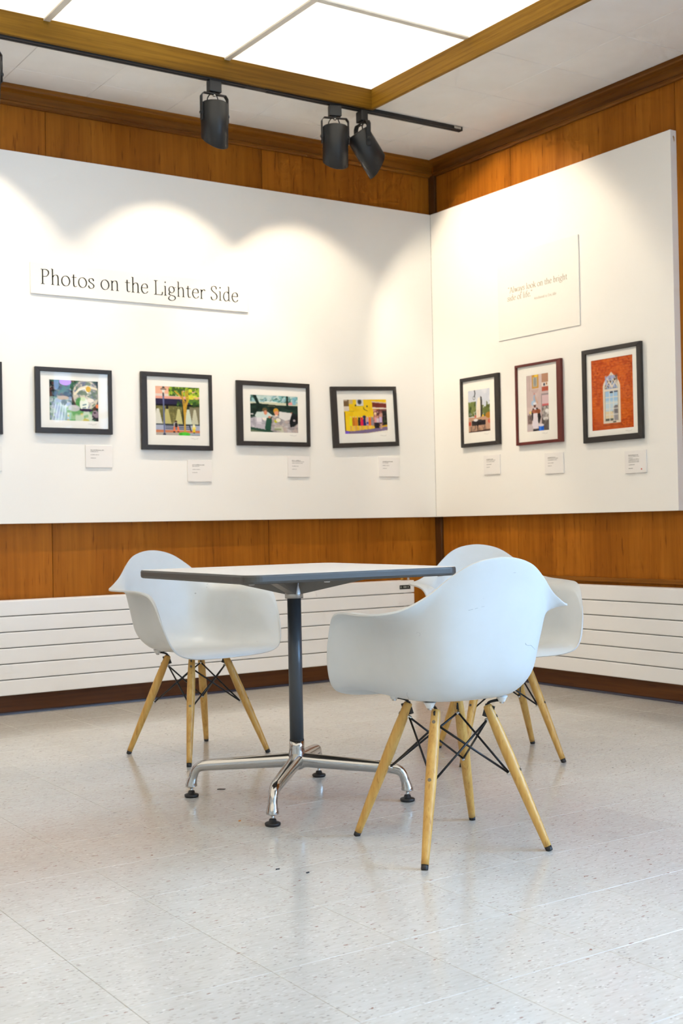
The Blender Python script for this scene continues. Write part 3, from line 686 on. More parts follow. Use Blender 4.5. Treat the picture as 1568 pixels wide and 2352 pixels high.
def pic_yellow():
    c = Can(124, 88, (236,196,20))
    c.mottle([(228,184,14),(242,206,36)], 7, 9, None, .5, .6)
    c.rect(0,0,.13,.2,(120,92,60)); c.rect(0,.0,.10,.06,(190,170,150)); c.rect(.13,0,.22,.14,(206,180,130)); c.rect(0,.2,.13,.34,(216,204,190)); c.rect(0,.36,.03,1,(60,20,14))
    c.rect(.30,0,.46,.19,(206,206,206)); c.ell(.375,.08,.045,.075,(60,60,64)); c.ring(.375,.08,.03,.05,.12,(150,150,150)); c.rect(.30,.19,.46,.21,(160,140,60)); c.ell(.28,.18,.015,.03,(40,36,30)); c.ell(.54,.21,.015,.03,(40,36,30)); c.line([(.46,.24),(.47,.30),(.54,.34)], .007, (80,60,20)); c.line([(.10,.34),(.24,.35)], .006, (170,140,40))
    c.poly([(.66,.10),(1,.14),(1,.26),(.66,.24)], (120,50,40)); c.poly([(.64,.06),(1,.11),(1,.14),(.66,.10)], (206,190,170)); c.poly([(.66,.24),(1,.26),(1,.30),(.66,.28)], (222,214,200))
    c.rect(.68,.29,1,.80,(120,70,66)); c.mottle([(180,110,100),(60,44,50),(206,160,150)], 18, 15, c.box(.68,.29,.9,.7), .54, .8); c.rect(.89,.34,1,.8,(36,34,34)); c.mottle([(90,70,80),(60,80,40)], 14, 91, c.box(.9,.34,1,.8), .56, .7)
    c.poly([(0,.92),(.3,.90),(.6,.86),(1,.78),(1,.90),(.5,.98),(0,1)], (120,104,140)); c.poly([(.84,.78),(1,.74),(1,.80),(.86,.82)], (206,160,40)); c.ell(.055,.95,.05,.05,(120,90,210)); c.poly([(.5,.985),(1,.90),(1,1),(.45,1)], (236,232,222))
    X = [.155,.215,.275,.345,.405,.465,.53,.59,.645]; C = [(226,222,30),(196,110,30),(216,130,40),(60,50,50),(224,30,70),(40,44,110),(196,160,180),(234,110,40),(140,130,140)]
    for i, (x, col) in enumerate(zip(X, C)):
        top = .52-.0*i; sk = (222,180,130) if i % 2 else (206,150,110)
        c.rect(x-.016,.74,x-.004,.93-.012*i,sk); c.rect(x+.004,.74,x+.016,.93-.012*i,sk); c.poly([(x-.022,top),(x+.022,top),(x+.03,.64),(x+.032,.76),(x-.032,.76),(x-.03,.64)], col); c.ell(x,top-.01,.014,.02,(226,190,140))
    c.ell(.465,.51,.035,.04,(40,44,96)); c.rect(.51,.66,.56,.72,(60,70,150))
    for x, col, h in ((.72,(216,150,150),.46), (.77,(206,190,200),.5), (.84,(196,176,216),.46)): c.rect(x-.03,h+.06,x+.03,.68,col); c.ell(x,h+.02,.02,.035,(200,150,120)); c.rect(x-.025,.68,x+.025,.84,(40,34,40))
    c.ell(.72,.42,.03,.04,(236,206,160)); c.rect(.82,.72,.835,.86,(226,180,150)); c.rect(.85,.72,.865,.86,(226,180,150))
    return c
def pic_park():
    # a plain two-tone upright monument on a plinth stands in for the sculpture
    c = Can(80, 108, (206,210,222))
    c.mottle([(220,222,230),(196,202,216)], 4, 3, None, .5, .6)
    c.mottle([(84,100,50),(60,76,36),(120,130,70)], 9, 6, c.box(0,.28,.36,.62), .35, .95); c.mottle([(70,84,46),(100,112,60)], 10, 16, c.box(.58,.38,1,.66), .38, .95); c.mottle([(84,92,50)], 9, 26, c.box(.82,.3,1,.45), .42, .9); c.mottle([(200,200,206)], 14, 36, c.box(0,.5,.4,.64), .6, .6)
    c.rect(0,.64,1,1,(190,150,124)); c.ell(.92,.62,.14,.07,(176,120,40)); c.rect(0,.74,.12,.82,(190,80,60)); c.ell(.94,.76,.06,.05,(206,100,80)); c.ell(.33,.62,.04,.03,(196,90,70)); c.ell(.66,.62,.045,.025,(236,196,60))
    c.poly([(.44,.22),(.52,.18),(.57,.30),(.55,.64),(.38,.66),(.36,.46)], (232,222,206)); c.poly([(.56,.16),(.63,.20),(.64,.62),(.56,.66)], (52,50,50)); c.rect(.40,.48,.50,.66,(226,206,186),.9)
    c.rect(.16,.72,.78,.83,(46,40,42)); c.ell(.34,.71,.1,.03,(220,220,224)); c.rect(.44,.70,.6,.76,(60,56,58)); c.rect(.30,.83,.33,.92,(40,36,36)); c.rect(.40,.83,.45,.94,(40,36,36)); c.rect(.70,.83,.72,.92,(70,60,56)); c.mottle([(150,120,100),(120,100,90)], 16, 46, c.box(.1,.84,.8,.96), .54, .7); c.poly([(0,.97),(1,.94),(1,1),(0,1)], (76,54,46))
    c.line([(.30,0),(.33,.09),(.30,.16)], .02, (64,70,78)); c.ring(.28,.19,.05,.04,.2,(90,96,104))
    return c
def pic_kitchen():
    c = Can(72, 118, (206,186,182))
    c.mottle([(214,194,190),(196,176,174)], 5, 3, None, .5, .6); c.rect(.12,0,.16,.28,(188,168,160))
    c.rect(.26,0,.55,.245,(206,150,60)); c.rect(.31,.05,.50,.22,(176,170,150)); c.ell(.40,.13,.05,.08,(140,146,146)); c.ell(.45,.025,.08,.03,(246,206,60)); c.rect(.20,.26,.58,.275,(206,180,170)); c.poly([(.22,.275),(.56,.275),(.46,.33),(.32,.33)], (190,164,160),.7)
    c.rect(.70,0,1,.16,(180,136,110)); c.rect(.70,.16,1,.235,(226,214,206)); c.ell(.80,.2,.04,.025,(60,60,80)); c.ell(.9,.19,.03,.02,(180,120,70)); c.rect(.70,.235,1,.31,(178,84,62)); c.rect(.66,.36,1,.385,(150,136,140)); c.rect(.70,.385,1,.56,(214,186,190)); c.rect(.66,.385,.685,.8,(90,80,80)); c.rect(.70,.53,1,.565,(214,110,110)); c.rect(.7,.57,1,.60,(120,116,116))
    c.rect(.70,.6,1,.8,(150,144,140)); c.mottle([(226,222,218),(90,86,84),(190,180,170)], 16, 9, c.box(.70,.58,1,.8), .5, .8); c.ell(.9,.655,.09,.03,(230,228,224)); c.rect(.66,.78,1,1,(96,86,82)); c.ell(.84,.79,.12,.03,(214,210,206)); c.mottle([(130,120,116)], 12, 29, c.box(.66,.8,1,1), .55, .6)
    c.ell(.36,.345,.035,.022,(196,140,130)); c.ell(.37,.42,.06,.065,(150,176,206),.9); c.ell(.30,.50,.09,.045,(170,200,224),.9); c.line([(.40,.40),(.46,.48),(.50,.50)], .025, (206,170,150))
    c.rect(.05,.70,.24,.86,(120,100,96)); c.ell(.17,.66,.05,.025,(226,206,130)); c.mottle([(80,66,64),(160,140,136)], 12, 39, c.box(.03,.68,.22,.88), .54, .7)
    c.poly([(.22,.64),(.30,.585),(.48,.585),(.58,.66),(.64,.75),(.56,.86),(.24,.80)], (40,38,40)); c.ell(.37,.545,.05,.035,(104,62,50)); c.ell(.37,.51,.075,.022,(226,226,232)); c.poly([(.32,.585),(.42,.585),(.44,.64),(.34,.64)], (214,206,216))
    c.ell(.34,.645,.1,.035,(170,96,70)); c.ell(.50,.65,.12,.04,(150,82,50)); c.poly([(.30,.68),(.48,.68),(.52,.9),(.44,.96),(.22,.93),(.28,.8)], (222,214,222)); c.ell(.1,.92,.18,.05,(196,184,186)); c.rect(.28,.95,.7,1,(60,54,56))
    c.rect(.53,.90,.75,1,(30,96,206)); c.rect(.57,.9,.63,1,(60,130,230)); c.ell(.64,.895,.12,.022,(226,216,222))
    return c
def pic_brick():
    c = Can(110, 140, (196,84,20))
    r = np.random.default_rng(5); rows, cols = 56, 30
    t = r.random((rows, cols+1)); ri = (c.Y*rows).astype(int); ci = ((c.X*cols)+(ri % 2)*.5).astype(int); v = t[ri, np.clip(ci, 0, cols)]
    for lo, hi, col in ((0,.3,(184,70,18)), (.3,.6,(206,92,22)), (.6,.8,(220,110,34)), (.8,.9,(166,58,16)), (.9,1,(196,96,44))): c.put(((v >= lo) & (v < hi)).astype(float), col, .8)
    j = np.minimum(np.abs((c.Y*rows) % 1-.5), 1); c.put((j > .40).astype(float), (150,66,26), .5); c.mottle([(176,64,14),(222,112,30)], 5, 55, None, .55, .35)
    def arch(w, top, sp, x=.5, bot=.94, n=14):
        L = [(x-w, bot), (x-w, sp)]
        for k in range(n+1):
            a = k/n; L.append((x-w+w*a**1.0*1.0, sp-(sp-top)*math.sin(a*math.pi/2)**.9))
        R = [(2*x-u, v_) for u, v_ in L[::-1]]; return L+R
    def arc(w, top, sp, x, bot):
        # pointed arch from two arcs
        L = [(x-w, bot), (x-w, sp)]; Hh = sp-top
        for k in range(1, 13):
            a = k/12; L.append((x-w*math.cos(a*math.pi/2)**1.25 if k < 12 else x, sp-Hh*(a**.85)))
        return L+[(2*x-u, v_) for u, v_ in L[::-1]]
    x = .485
    c.poly(arc(.235,.16,.42,x,.86), (206,96,30), .5); c.poly(arc(.205,.20,.42,x,.905), (226,216,200)); c.poly(arc(.165,.235,.42,x,.88), (190,176,156)); c.poly(arc(.145,.25,.42,x,.87), (150,170,200))
    c.mottle([(90,70,56),(120,96,70),(170,180,220)], 18, 7, c.box(.34,.25,.63,.43), .52, .85); c.rect(.32,.435,.65,.465,(226,216,200))
    c.rect(.34,.47,.63,.87,(160,196,226)); c.rect(.34,.60,.63,.76,(190,210,222)); c.rect(.34,.74,.63,.87,(222,206,170)); c.rect(.52,.68,.63,.87,(150,146,150)); c.poly([(.50,.76),(.55,.67),(.63,.66),(.63,.78)], (120,116,120)); c.rect(.34,.84,.52,.87,(90,96,90)); c.rect(.44,.47,.52,.49,(50,46,60)); c.rect(.55,.47,.63,.485,(70,66,80))
    for xx in (.435,.53): c.line([(xx,.47),(xx,.87)], .008, (226,222,214))
    for yy in (.55,.63,.71,.79): c.line([(.34,yy),(.63,yy)], .006, (222,220,214))
    c.line([(.35,.41),(.42,.34),(.5,.42),(.58,.33)], .008, (226,216,200)); c.line([(.40,.30),(.50,.40),(.60,.32),(.63,.42)], .008, (226,216,200)); c.line([(.62,.40),(.52,.30),(.44,.42)], .008, (226,216,200)); c.rect(.51,.885,.58,.90,(30,34,30)); c.rect(.27,.92,.72,.935,(150,66,26)); c.rect(.30,.955,.70,1,(186,80,30),.6)
    return c
def pic_garden():
    c = Can(110, 80, (96,116,80)); c.rect(0,0,1,.35,(196,206,214)); c.mottle([(70,96,56),(120,140,84),(150,156,110)], 9, 3, c.box(0,.2,1,1), .48, .9); c.poly([(.3,1),(.46,.5),(.54,.5),(.75,1)], (190,176,150)); return c
PICS = {'garden': pic_garden, 'cherub': pic_cherub, 'street': pic_street, 'car': pic_car, 'yellow': pic_yellow, 'park': pic_park, 'kitchen': pic_kitchen, 'brick': pic_brick}

def print_mesh(name, can, x0, x1, z0, z1, y):
    can.blur(1); h, w_ = can.h, can.w
    U = np.linspace(x0, x1, w_); V = np.linspace(z1, z0, h)
    co = np.zeros((h*w_, 3)); co[:,0] = np.tile(U, h); co[:,1] = y; co[:,2] = np.repeat(V, w_)
    idx = np.arange(h*w_).reshape(h, w_)
    f = np.stack([idx[:-1,:-1], idx[1:,:-1], idx[1:,1:], idx[:-1,1:]], -1).reshape(-1, 4)
    me = bpy.data.meshes.new(name); me.from_pydata(co.tolist(), [], f.tolist())
    s = np.clip(can.a.reshape(-1, 3)/255, 0, 1); lin = np.where(s <= .04045, s/12.92, ((s+.055)/1.055)**2.4)
    at = me.color_attributes.new('print', 'FLOAT_COLOR', 'POINT'); at.data.foreach_set('color', np.concatenate([lin, np.ones((len(lin), 1))], 1).ravel().astype(np.float32))
    me.materials.append(M_PRINT); return me

def picture(label, wall, u, z, W, Hh, opening, prn, pic, fmat=None, tilt=0., depth=.019):
    """u: centre along wall reading left to right; opening/print = (u0,u1,z0,z1) offsets from the centre.
    Built facing -Y with the wall at y=0, then turned onto its wall"""
    fmat = fmat or M_BLACKF
    if wall == 'L': p = thing('framed_photograph', label, 'picture', (u, -TP-.0006, z-Hh/2))
    else: p = thing('framed_photograph', label, 'picture', (-TP-.0006, -u, z-Hh/2), -math.pi/2)
    p.rotation_euler = Euler((0, -tilt, 0)) if wall == 'L' else Euler((0, 0, -math.pi/2))
    o0, o1, q0, q1 = opening; q0 += Hh/2; q1 += Hh/2; hw_ = W/2
    def mould(pts):                            # one mitred stick of the frame
        bm = BM(); F = [bm.verts.new((x, -depth, zz)) for x, zz in pts]; B = [bm.verts.new((x, -.001, zz)) for x, zz in pts]
        bm.faces.new(F); bm.faces.new(B[::-1])
        for i in range(4): bm.faces.new((F[i], B[i], B[(i+1)%4], F[(i+1)%4]))
        bmesh.ops.recalc_face_normals(bm, faces=bm.faces)
        bmesh.ops.bevel(bm, geom=list(bm.edges), offset=.0012, segments=1, affect='EDGES')
        return bm
    A = [(-hw_, 0), (hw_, 0), (hw_, Hh), (-hw_, Hh)]; I = [(o0, q0), (o1, q0), (o1, q1), (o0, q1)]
    for k in range(4): obj('frame_side', mould([A[k], A[(k+1)%4], I[(k+1)%4], I[k]]), fmat, p)
    r0, r1, s0, s1 = prn; s0 += Hh/2; s1 += Hh/2
    bm = BM(); ym = -depth+.010                # mat board with a real window
    for a, b, c, d in ((o0-.002, o1+.002, q0-.002, s0), (o0-.002, o1+.002, s1, q1+.002), (o0-.002, r0, s0, s1), (r1, o1+.002, s0, s1)): box(bm, a, b, ym, ym+.002, c, d)
    obj('mat_board', bm, M_MATB, p)
    me = print_mesh('photo_print', PICS[pic](), r0-.002, r1+.002, s0-.002, s1+.002, ym+.0012); link(bpy.data.objects.new('photo_print', me), p)
    bm = BM(); sg = r1-.055                    # pencil signature
    tube(bm, [(sg+t*.004, ym-.0003, s0-.016+.003*math.sin(t*1.9)+.002*math.sin(t*.7)) for t in range(12)], .0005, 4); obj('signature', bm, M_PENCIL, p)
    obj('glass_pane', boxbm(o0-.001, o1+.001, ym-.006, ym-.004, q0-.001, q1+.001), M_GLASS, p)
    return p
def pic_from(label, wall, fr, op, pr, pic, **k):
    """fr, op, pr: (u0,u1,z0,z1) along the wall"""
    k_ = (.0065 if fr[0] > -1.5 else .0045) if wall == 'L' else -.0125
    fr, op, pr = [(a+k_, b+k_, c, d) for a, b, c, d in (fr, op, pr)]
    u = (fr[0]+fr[1])/2; z = (fr[2]+fr[3])/2; r = lambda q: (q[0]-u, q[1]-u, q[2]-z, q[3]-z)
    return picture(label, wall, u, z, fr[1]-fr[0], fr[3]-fr[2], r(op), r(pr), pic, **k)
pic_from('black frame cut off at the far left of the row, beside the cherub picture', 'L', (-3.10,-2.684,1.352,1.701), (-3.075,-2.708,1.38,1.675), (-3.02,-2.76,1.43,1.62), 'garden')
pic_from('black-framed photograph of a mottled stone cherub, window light glinting on its glass', 'L', (-2.519,-2.119,1.364,1.689), (-2.494,-2.139,1.391,1.668), (-2.446,-2.191,1.429,1.629), 'cherub')
pic_from('black-framed photograph of a street lamp, tree and yellow hydrant', 'L', (-1.959,-1.550,1.292,1.694), (-1.926,-1.568,1.317,1.672), (-1.876,-1.622,1.369,1.623), 'street')
pic_from('black-framed photograph of two people leaning out of a dark vehicle', 'L', (-1.402,-.940,1.324,1.675), (-1.366,-.960,1.348,1.651), (-1.317,-1.014,1.400,1.601), 'car')
pic_from('slightly crooked black-framed photograph of mannequins before a yellow wall', 'L', (-.782,-.325,1.330,1.678), (-.745,-.345,1.356,1.655), (-.696,-.396,1.409,1.604), 'yellow', tilt=math.radians(2.6))
pic_from('narrow black-framed photograph of a tall monument in a park', 'R', (.324,.662,1.318,1.718), (.342,.628,1.339,1.698), (.386,.577,1.400,1.641), 'park')
pic_from('dark red framed photograph of a cook in a white apron', 'R', (.801,1.160,1.299,1.738), (.815,1.127,1.315,1.725), (.883,1.055,1.369,1.673), 'kitchen', fmat=M_REDF)
pic_from('largest black-framed photograph, a white pointed-arch window in orange brick', 'R', (1.315,1.717,1.278,1.754), (1.341,1.689,1.307,1.732), (1.373,1.655,1.338,1.696), 'brick')

def card(label, wall, u0, u1, z0, z1, rows, dot=False):
    c = thing('caption_card', label, 'label card', ((u0+u1)/2, -TP-.0005, z0) if wall == 'L' else (-TP-.0005, -(u0+u1)/2, z0), 0 if wall == 'L' else -math.pi/2, group='caption cards under the photographs')
    W, Hh = u1-u0, z1-z0
    obj('card', boxbm(-W/2, W/2, -.006, 0, 0, Hh, bev=.0005, seg=1), M_CARD, c)
    bm = BM()
    for (zf, wf, th) in rows:
        x = -W/2+.026; end = x+W*wf
        while x < end:
            l = random.uniform(.0025, .006); h = random.uniform(.6, 1.1)*th
            box(bm, x, min(x+l, end), -.0064, -.006, Hh*zf, Hh*zf+h); x += l+random.choice((.0008, .0008, .0022))
    obj('caption_print', bm, M_GREYINK, c)
    if dot:
        bm = BM(); bm.faces.new([bm.verts.new((W/2-.03+.004*math.cos(t*math.tau/12), -.0066, .018+.004*math.sin(t*math.tau/12))) for t in range(12)]); obj('sold_dot', bm, M_RED, c)
R4 = [(.76,.5,.0045), (.70,.28,.003), (.56,.32,.003), (.41,.2,.003)]; R5 = [(.76,.4,.0045), (.71,.55,.003), (.64,.5,.003), (.50,.3,.003), (.36,.2,.003)]
card('small white caption card at the far left edge, under the cut-off frame', 'L', -2.825, -2.682, 1.176, 1.295, R4)
card('small white caption card below the stone cherub photograph', 'L', -2.257, -2.114, 1.197, 1.309, R4)
card('small white caption card below the street lamp photograph, lowest of the left wall cards', 'L', -1.691, -1.549, 1.127, 1.241, R4)
card('small white caption card below the vehicle photograph', 'L', -1.076, -.934, 1.155, 1.272, R5)
card('small white caption card below the crooked yellow-wall photograph', 'L', -.459, -.315, 1.160, 1.273, R4)
card('small white caption card below the narrow park monument photograph', 'R', .496, .636, 1.153, 1.262, R5)
card('small white caption card below the dark red frame', 'R', .998, 1.141, 1.135, 1.245, R5)
card('small white caption card with a red dot below the brick window photograph', 'R', 1.574, 1.714, 1.111, 1.222, [(.78,.45,.0045), (.73,.5,.003), (.66,.2,.003), (.60,.5,.003), (.54,.5,.003), (.48,.5,.003), (.36,.28,.003), (.2,.2,.003)], dot=True)

# ------------------------------------------------------------------ track and spotlights
TY = -.612; TX1 = -.262
tr = thing('light_track', 'black ceiling track running below the wood-edged light well', 'light track', (-2.0, TY, ZC))
for a, b in ((-6.0, -3.32), (-3.318, -1.62), (-1.50, TX1-.003)):
    bm = BM(); box(bm, a, b, TY-.018, TY-.004, ZC-.021, ZC-.0006, bev=.001, seg=1); box(bm, a, b, TY+.004, TY+.018, ZC-.021, ZC-.0006, bev=.001, seg=1); box(bm, a, b, TY-.004, TY+.004, ZC-.010, ZC-.0006)
    child('rail', bm, M_BLACK, tr)
child('coupler', boxbm(-1.619, -1.501, TY-.0178, TY+.0178, ZC-.020, ZC-.0006, bev=.001), M_BLACK, tr)
child('coupler_plate', boxbm(-1.60, -1.52, TY-.0195, TY-.018, ZC-.017, ZC-.004), M_STEEL, tr)
child('end_cap', boxbm(TX1-.0025, TX1, TY-.018, TY+.018, ZC-.022, ZC-.0006), M_BLACK, tr)
child('end_plate', boxbm(TX1-.06, TX1-.012, TY-.0195, TY-.018, ZC-.017, ZC-.004), M_STEEL, tr)

def spotlight(label, x, face, tilt, L=.236, r=.066, cut=.098, aim=0., drop=.071, gain=1.):
    """face: compass angle the lamp is aimed at; built aiming along +Y then turned"""
    t = thing('track_spotlight', label, 'spotlight', (x, TY, ZC-.021), face-math.pi/2, group='spotlights hanging from the black track')
    pz_ = -.0635
    obj('adaptor', boxbm(-.032, .032, -.019, .019, -.056, -.0006, bev=.003), M_BLACK, t)
    obj('locking_knob', lathe(BM(), [(.006, pz_ - .0), (.008, pz_+.002), (.008, -.0562)], 12), M_BLACK, t)
    pz = -.056-drop-.035                          # tilt axis height
    hw_ = r+.005
    pts = [(-hw_, 0, pz-.035), (-hw_, 0, pz+.082), (-hw_+.012, 0, pz+.098), (hw_-.012, 0, pz+.098), (hw_, 0, pz+.082), (hw_, 0, pz-.035)]
    bm = BM()
    for a, b in zip(pts, pts[1:]):                # flat strap yoke
        d = Vector(b)-Vector(a); nrm = Vector((-d.z, 0, d.x)).normalized()*.0016
        vs = [bm.verts.new(Vector(q)+s*nrm+Vector((0, yy, 0))) for q in (a, b) for s in (-1, 1) for yy in (-.012, .012)]
        for f in ((0,1,3,2), (4,6,7,5), (0,4,5,1), (2,3,7,6), (0,2,6,4), (1,5,7,3)): bm.faces.new([vs[i] for i in f])
    bmesh.ops.recalc_face_normals(bm, faces=bm.faces); obj('yoke', bm, M_BLACK, t)
    obj('yoke_bolt', lathe(BM(), [(.006, pz+.088), (.008, pz+.090), (.008, pz+.0962)], 12), M_STEEL, t)
    A = Matrix.Translation((0, 0, pz)) @ Matrix.Rotation(tilt, 4, 'X')     # +tilt leans the mouth towards +Y
    n = 40; bm = BM(); top = .055; rings = []
    def ring(rad, zf): return [bm.verts.new(A @ Vector((rad*math.cos(k*math.tau/n), rad*math.sin(k*math.tau/n), zf(math.sin(k*math.tau/n))))) for k in range(n)]
    bot = lambda s: top-L+cut*.5*(1+s)*1.0        # mouth cut slanting up on the aimed side
    seq = [ring(.004, lambda s: top), ring(r-.006, lambda s: top), ring(r, lambda s: top-.006), ring(r, bot), ring(r-.003, bot), ring(r-.003, lambda s: top-.06), ring(.004, lambda s: top-.06)]
    for i, (a, b) in enumerate(zip(seq, seq[1:])):
        for k in range(n):
            f = bm.faces.new((a[k], b[k], b[(k+1)%n], a[(k+1)%n])); f.material_index = 1 if i >= 4 else 0; f.smooth = i in (2, 4)
    bm.faces.new(seq[0]); bmesh.ops.recalc_face_normals(bm, faces=bm.faces)
    sh = obj('shade', bm, [M_BLACK, M_INNER], t)
    for s in (-1, 1): obj('pivot', lathe(BM(), [(.009, r-.001), (.010, r+.010), (.006, r+.013)], 12, Matrix.Translation((0, 0, pz)) @ Matrix.Rotation(s*math.pi/2, 4, 'Y')), M_BLACK, t)
    for s in (-1, 1):
        c = crom([(s*.008, .004, -.055), (s*.022, .012, pz+.092), (s*.03, .014, pz+.075), tuple(A @ Vector((s*.03, .01, top-.002)))], 5)
        obj('cable', tube(BM(), c.tolist(), .0028, 6), M_RUBBER, t, True)
    bulb = obj('bulb', lathe(BM(), [(.012, 0), (.026, -.010), (.030, -.020), (.026, -.025), (.004, -.027)], 20, A @ Matrix.Translation((0, 0, top-.0605))), mat('lamp_glass', srgb(250,240,215), .2), t, True)
    m = MATS['lamp_glass']; b = m.node_tree.nodes['Principled BSDF']; b.inputs['Emission Color'].default_value = (*SPOT_COL, 1); b.inputs['Emission Strength'].default_value = 6.
    ld = bpy.data.lights.new('spot_beam', 'SPOT'); ld.energy = SPOT_W*gain; ld.color = SPOT_COL; ld.spot_size = math.radians(168); ld.spot_blend = 1.0; ld.shadow_soft_size = .006
    lo = bpy.data.objects.new('spot_beam', ld); link(lo, t)
    lo.matrix_local = A @ Matrix.Translation((0, 0, top-L+cut+.033)) @ Matrix.Rotation(aim, 4, 'X')
    return t
N_ = math.pi/2
spotlight('black spotlight just entering the left edge of the picture, above the left wall', -2.914, N_, math.radians(10))
spotlight('black spotlight hanging alone on the track, its mouth cut towards the left wall', -1.795, N_, math.radians(2), cut=.105)
spotlight('upright black spotlight beside the tilted one near the light well corner', -1.095, N_-.3, math.radians(2), cut=.095)
spotlight('black spotlight tilted sideways towards the right wall board', -.925, -.12, math.radians(36), cut=.075, aim=math.radians(8), gain=1.35)

# ------------------------------------------------------------------ table
TC = (-2.535, -2.479); TROT = math.radians(-1.4); THZ = .747
tb = thing('table', 'small rectangular white-topped table on a grey post with four bright metal feet', 'table', (TC[0], TC[1], 0), TROT)
def rrect(sx, sy, r, n=8):
    P = []
    for cx, cy, a0 in ((sx/2-r, sy/2-r, 0), (-sx/2+r, sy/2-r, 90), (-sx/2+r, -sy/2+r, 180), (sx/2-r, -sy/2+r, 270)):
        for k in range(n+1):
            a = math.radians(a0+90*k/n); P.append((cx+r*math.cos(a), cy+r*math.sin(a)))
    return P
SX, SY = .755, .80
def loft(levels):
    bm = BM(); rings = [[bm.verts.new((x, y, z)) for x, y in P] for P, z in levels]; n = len(rings[0])
    for a, b in zip(rings, rings[1:]):
        for k in range(n): bm.faces.new((a[k], a[(k+1)%n], b[(k+1)%n], b[k]))
    bm.faces.new(rings[0][::-1]); bm.faces.new(rings[-1]); return bm
edge = obj('tabletop', loft([(rrect(SX-.012, SY-.012, .04), THZ-.027), (rrect(SX-.003, SY-.003, .045), THZ-.024), (rrect(SX, SY, .046), THZ-.019), (rrect(SX, SY, .046), THZ-.006), (rrect(SX-.003, SY-.003, .045), THZ-.0015), (rrect(SX-.008, SY-.008, .043), THZ-.0004)]), M_EDGE, tb)
tag(edge, 'table top with a dark grey rounded edge')
obj('laminate', loft([(rrect(SX-.009, SY-.009, .043), THZ-.0008), (rrect(SX-.009, SY-.009, .043), THZ)]), M_TOP, edge)
# four-armed support under the top
bm = BM(); Z0, Z1 = THZ-.0275, THZ-.085
for k in range(4):
    a = math.radians(45+90*k); d = Vector((math.cos(a), math.sin(a), 0)); s = Vector((-d.y, d.x, 0))
    q = [d*.02+s*.024+Vector((0,0,Z0)), d*.02-s*.024+Vector((0,0,Z0)), d*.255-s*.026+Vector((0,0,Z0)), d*.255+s*.026+Vector((0,0,Z0)),
         d*.02+s*.013+Vector((0,0,Z1)), d*.02-s*.013+Vector((0,0,Z1)), d*.25-s*.012+Vector((0,0,Z0-.008)), d*.25+s*.012+Vector((0,0,Z0-.008))]
    v = [bm.verts.new(p) for p in q]
    for f in ((0,3,2,1), (4,5,6,7), (0,1,5,4), (1,2,6,5), (2,3,7,6), (3,0,4,7)): bm.faces.new([v[i] for i in f])
bmesh.ops.recalc_face_normals(bm, faces=bm.faces)
obj('support_arms', bm, mat('support_arm_paint', srgb(112,108,102), .4, .3), tb)
obj('upper_socket', lathe(BM(), [(.030, Z1-.012), (.030, Z1+.002), (.028, Z1+.03), (.034, Z0-.001)], 28), mat('support_aluminium', srgb(176,174,170), .28, .9), tb, True)
obj('pole', lathe(BM(), [(.0225, .195), (.0225, Z1-.0125)], 32), M_PAINTGREY, tb, True)
obj('pole_collar', lathe(BM(), [(.0232, .189), (.0236, .192), (.0236, .1945), (.023, .1948)], 32), M_RUBBER, tb, True)
hub = obj('hub', lathe(BM(), [(.019, .098), (.026, .104), (.030, .118), (.030, .138), (.026, .155), (.0242, .170), (.0242, .1885)], 32), M_CHROME, tb, True)
def table_leg(a):
    d = Vector((math.cos(a), math.sin(a), 0))
    P = [d*r_+Vector((0,0,z)) for r_, z in ((.012,.128), (.06,.124), (.12,.1195), (.20,.1135), (.27,.108), (.308,.1045), (.330,.0985), (.343,.086), (.350,.068), (.355,.050), (.357,.038), (.357,.033))]
    P = [Vector(p) for p in crom([tuple(p) for p in P], 4)]; n0 = len(P)
    rad = np.interp(np.linspace(0, 1, n0), [0, .08, .3, .45, .62, .75, .88, .96, 1], [.024, .023, .020, .018, .0145, .0145, .019, .0195, .014])
    lg = obj('leg', tube(BM(), P, list(rad), 18), M_CHROME, tb, True)
    f = d*.357
    obj('glide_stem', tube(BM(), [(f.x, f.y, .0125), (f.x, f.y, .034)], .005, 10), M_STEEL, lg, True)
    obj('glide', lathe(BM(), [(.021, 0), (.0235, .003), (.0235, .0085), (.020, .0105), (.012, .012), (.010, .020), (.007, .0215)], 24, Matrix.Translation(f)), M_RUBBER, lg, True)
for k in range(4): table_leg(math.radians(45+90*k)+math.radians(1.4+1.4))
for x, y in ((-.33,-.33), (-.1,-.37), (.33,-.35)): obj('bumper', lathe(BM(), [(.008, THZ-.031), (.009, THZ-.029), (.009, THZ-.0275)], 12, Matrix.Translation((x, y, 0))), M_MOUNT, tb)

